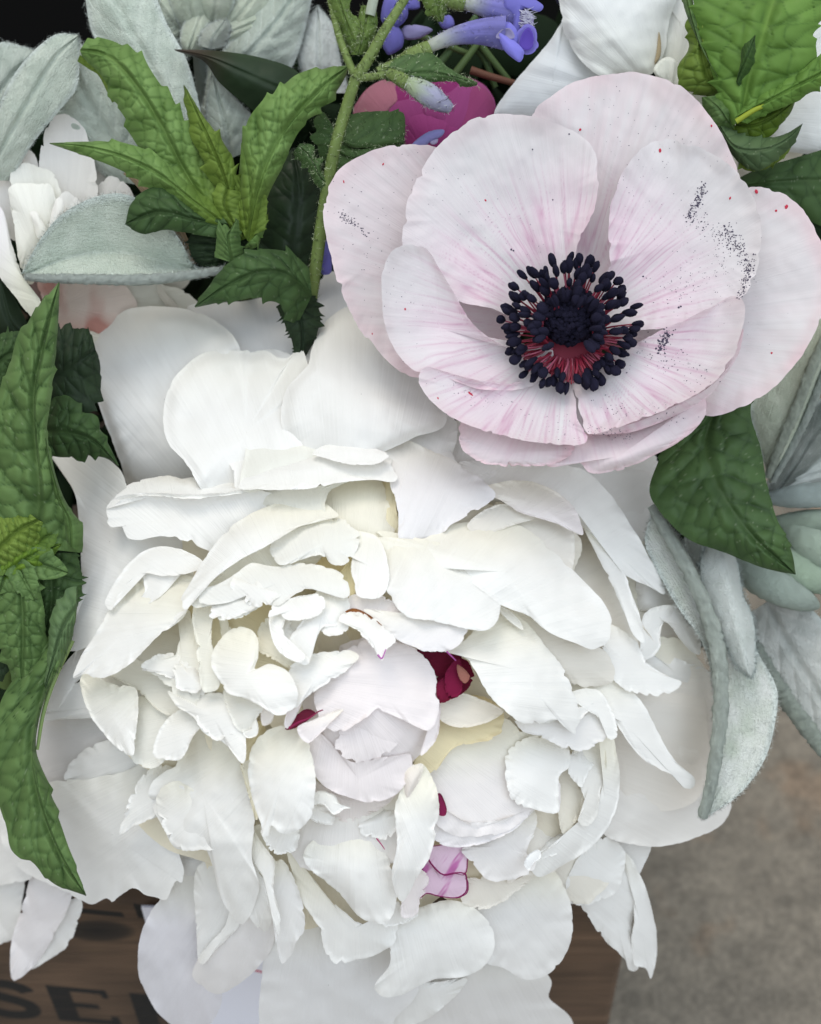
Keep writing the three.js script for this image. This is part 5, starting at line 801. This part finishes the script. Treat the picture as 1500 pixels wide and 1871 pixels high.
// ---------- hairy stem with blue trumpet flowers ----------
{
  const o = thing('flowering_stem', 'hairy green stem with blue violet trumpet flowers and scalloped leaves', 'flower', at(620, 300, 20));
  const sg = (t, a) => { const v = 0.9 + 0.2 * noise(t * 30, a * 2); return [0.15 * v, 0.21 * v, 0.06 * v]; }, hc = [0.42, 0.48, 0.3];
  const stem = (s, a, b, n = 700, L = 0) => { const m = put('stem', tubeGeo(s, a, b, { color: sg, n: 40, L }), M.stem, o); hairs(o, m, n, 13, hc, null, 0.45); return m; };
  stem('555,640,-60 566,560,-10 578,480,20 592,380,50 612,270,80 632,200,100 650,143,116', 12, 10, 2000);
  stem('650,143,116 672,110,120 700,60,120 745,-10,110', 11, 8, 1000); stem('650,143,116 632,100,112 618,60,104 600,-20,90', 7, 6, 500); stem('648,143,116 680,140,122 712,136,124 742,150,128', 7, 6, 700);
  stem('690,132,116 730,112,112 780,90,104', 9, 9, 900);
  const GB = green([0.055, 0.105, 0.032], [0.08, 0.15, 0.045], { pale: 0.25, speck: 0.5 }), GBy = green([0.09, 0.15, 0.03], [0.13, 0.2, 0.045], { pale: 0.2, speck: 0.3 });
  const LF = { quilt: 4, cell: 40, thick: 2, arch: 6, groove: 4, veins: 4, slant: 1.6 };
  const lf = (A, S, B, c, q = {}) => { const m = blade(o, A, S, B, c, { ...LF, ...q }); hairs(o, m, 700, 8, hc, null, 0.4); return m; };
  lf('605,225,20 590,205,24 574,220,26 578,240,26 566,250,26 582,268,24 592,290,16', '610,250,20 640,270,34 680,270,36 738,262,24', '620,216,20 660,205,30 700,205,32 736,206,28 740,235,26 738,260,24', GB, { NT: 80, serr: 6, saw: 3 });
  lf('592,290,16 600,330,20 640,320,20 700,290,22 738,264,24', '606,270,20 640,290,30 690,275,32 738,262,24', '610,250,20 640,270,34 680,270,36 738,262,24', GB, { NT: 60 });
  lf('594,352,60 575,335,64 566,312,64 548,294,62 534,280,56', '598,340,62 580,315,70 568,290,72 545,266,66', '604,330,60 586,308,66 590,290,68 576,290,68 572,266,66 548,262,62', GB, { NT: 60, serr: 5, saw: 4 });
  lf('640,95,100 622,60,100 606,20,96 592,-20,90', '650,90,104 636,50,110 622,10,106 606,-30,94', '668,70,100 666,46,104 640,20,106 640,-10,102 625,-40,94', GBy, { NT: 70, serr: 7, saw: 3 });
  lf('700,138,116 712,112,118 740,100,120 775,92,116 800,105,112 822,126,110 872,150,104', '702,142,118 750,135,126 800,135,122 872,152,104', '706,148,116 750,150,120 790,150,118 830,148,112 846,158,108 872,156,104', GB, { NT: 90, serr: 7, saw: 3.4 });
  lf('760,-30,60 770,0,70 780,20,70 800,40,66', '790,-30,66 800,0,80 802,20,76 806,40,68', '830,-30,60 822,0,70 814,20,70 810,40,66', GBy, { NT: 60, serr: 6, saw: 4 });
  lf('640,100,100 650,70,106 655,30,106 660,10,100', '655,100,104 662,70,116 668,40,112 672,10,104', '672,98,100 684,70,106 690,40,104 686,15,100', GBy, { NT: 50 });
  // trumpet flowers: calyx, tube flaring to lobes, whiskered throat
  const vio = (t, a) => { const k = sst(0.05, 0.6, t), s = 0.88 + 0.2 * noise(a * 4, t * 3) - (Math.sin(a * 7) > 0.8 ? 0.12 : 0); return mixc([0.56, 0.6, 0.5], [0.26 * s, 0.25 * s, 0.64 * s], k); };
  const lobe = (s, m, L, c = [0.22, 0.21, 0.66]) => put('corolla_lobe', petalGeo(s, m, { L, color: (x, y, r, fd, fa, id) => { const v = 0.92 + 0.2 * noise(fa * 6, fd * 2 + id); return [c[0] * v, c[1] * v, c[2] * v]; }, jag: 1, roll: 2, lump: 3, rip: 2, N: 70, K: 14 }), M.petal, o);
  const trumpet = (s, r0, r1, L, n = 600) => { const m = put('corolla', tubeGeo(s, (t) => lerp(r0, r1, Math.pow(t, 1.3)), 0, { n: 40, m: 18, color: vio, L }), M.petal, o); hairs(o, m, n, 9, [0.5, 0.48, 0.7], null, 0.4); return m; };
  const calyx = (s, r, L) => { const m = put('calyx', tubeGeo(s, (t) => r * (0.75 + 0.4 * Math.sin(t * 2.4)), 0, { n: 20, m: 12, color: sg, L }), M.stem, o); hairs(o, m, 500, 12, hc, null, 0.45); };
  calyx('728,114 760,100 786,88', 14, 106); trumpet('778,88 830,66 880,58 922,60', 10, 30, 106);
  lobe('908,48 930,40 946,60 944,84 930,70 915,66', '930,58,6', 122); lobe('910,58 926,66 944,78 958,96 950,113 936,106 920,90', '934,86,8', 132); lobe('940,80 944,60 962,44 978,52 982,74 984,84 972,98 952,98', '964,74,-6', 122, [0.25, 0.22, 0.66]);
  lobe('950,84 954,62 966,50 974,62 974,84 964,92', '963,72,-4', 130, [0.10, 0.06, 0.36]);
  lobe('906,68 916,54 932,52 940,68 926,72', '922,62,-6', 136, [0.30, 0.28, 0.46]);
  calyx('800,-6 826,0 850,6', 14, 70); trumpet('840,2 890,14 930,24 948,28', 12, 30, 70);
  lobe('930,-20 960,-10 985,4 993,12 985,22 960,16 946,30 950,60 938,64 936,30 920,10', '950,8,8', 96); lobe('945,22 965,20 975,34 968,52 952,50', '958,36,-4', 88, [0.3, 0.26, 0.5]);
  { const g = []; for (let k = 0; k < 70; k++) { const x = rr(946, 968), y = rr(16, 50), a = rr(-0.6, 0.9), l = rr(10, 18); g.push(tubeGeo([[x, y, 100], [x + Math.cos(a) * l * 0.5, y + Math.sin(a) * l * 0.5, 108], [x + Math.cos(a) * l, y + Math.sin(a) * l, 110]], 0.9, 0.3, { n: 4, m: 3, color: () => [0.6, 0.6, 0.72] })); } stuff(put('whiskers', mergeGeometries(g), M.hair, o)); }
  calyx('708,132 728,142 748,156', 11, 128);
  const bud = put('flower_bud', tubeGeo('742,150,0 765,162,4 790,178,6 812,192,4 824,198,0', (t) => 20 * Math.pow(Math.sin(Math.PI * (0.16 + 0.72 * t)), 0.9), 0, { n: 30, m: 16, L: 128, color: (t, a) => mixc([0.45, 0.55, 0.33], [0.42, 0.42, 0.58], sst(0.15, 0.7, t + 0.12 * noise(a * 4, t * 4))) }), M.petal, o); hairs(o, bud, 1300, 10, [0.6, 0.62, 0.62], null, 0.45);
  put('flower_bud', tubeGeo('676,28,0 682,0,4 688,-30,0', 9, 9, { L: 112, color: () => [0.55, 0.62, 0.5] }), M.petal, o);
  lobe('752,266 770,248 790,238 812,238 808,248 790,258 772,268', '782,252,6', 44, [0.33, 0.33, 0.68]); lobe('785,258 800,254 798,262 788,264', '792,259,2', 44, [0.5, 0.45, 0.68]);
}
{
  const o = thing('flowering_stem', 'blurred violet blue flowers in the shade behind the hairy stem', 'flower', at(730, 60, -120));
  const L = (s, m, z, c) => put('petal', petalGeo(s, m, { L: z, color: (x, y) => { const v = 0.85 + 0.3 * fbm(x * 0.03, y * 0.03); return [c[0] * v, c[1] * v, c[2] * v]; }, jag: 1.5, N: 60, K: 12 }), M.petal, o), V = [0.17, 0.16, 0.5];
  L('698,40 702,0 720,-20 740,0 745,30 725,50', '722,15,10', -60, V); L('700,60 720,45 735,60 735,85 710,100 700,85', '718,72,10', -64, V); L('735,50 760,45 790,55 760,72 738,70', '760,58,6', -70, [0.27, 0.25, 0.46]); L('740,0 765,0 766,14 745,18', '753,8,6', -70, V); L('800,35 822,28 830,46 812,54', '815,42,6', -80, V);
  L('588,500 592,450 600,430 606,470 604,500', '597,470,6', -20, V); L('1014,0 1016,-40 1030,-20 1024,10', '1020,-10,2', -40, [0.02, 0.02, 0.05]);
  put('stem', tubeGeo('735,60,-80 780,70,-110 860,100,-160', 6, 6, { color: () => [0.08, 0.12, 0.04] }), M.stem, o);
}
for (const [s, c, label] of [
  ['820,150,-120 850,110,-130 880,70,-150', [0.06, 0.1, 0.03], 'thin green stalk second from the left above the magenta bud'], ['860,60,-150 900,110,-160 940,160,-170', [0.06, 0.1, 0.03], 'thin green stalk nearest the broad white petal above the magenta bud'], ['830,60,-160 880,100,-170 905,160,-180', [0.045, 0.08, 0.025], 'dim green stalk low in the middle of the dark gap above the magenta bud'], ['800,120,-140 840,70,-150 870,30,-160', [0.05, 0.09, 0.03], 'thin green stalk leftmost in the dark gap above the magenta bud'],
  ['860,128,-130 890,138,-130 940,152,-130', [0.12, 0.05, 0.03], 'thin reddish brown stalk in the shade right of the magenta bud']]) {
  const p = parse(s)[1], o = thing('stalk', label, 'stalk', at(...p), 'thin stalks in the dark gap above the bud');
  put('stem', tubeGeo(s, 8, 6, { color: () => c }), M.stem, o);
}

renderer.render(scene, camera);
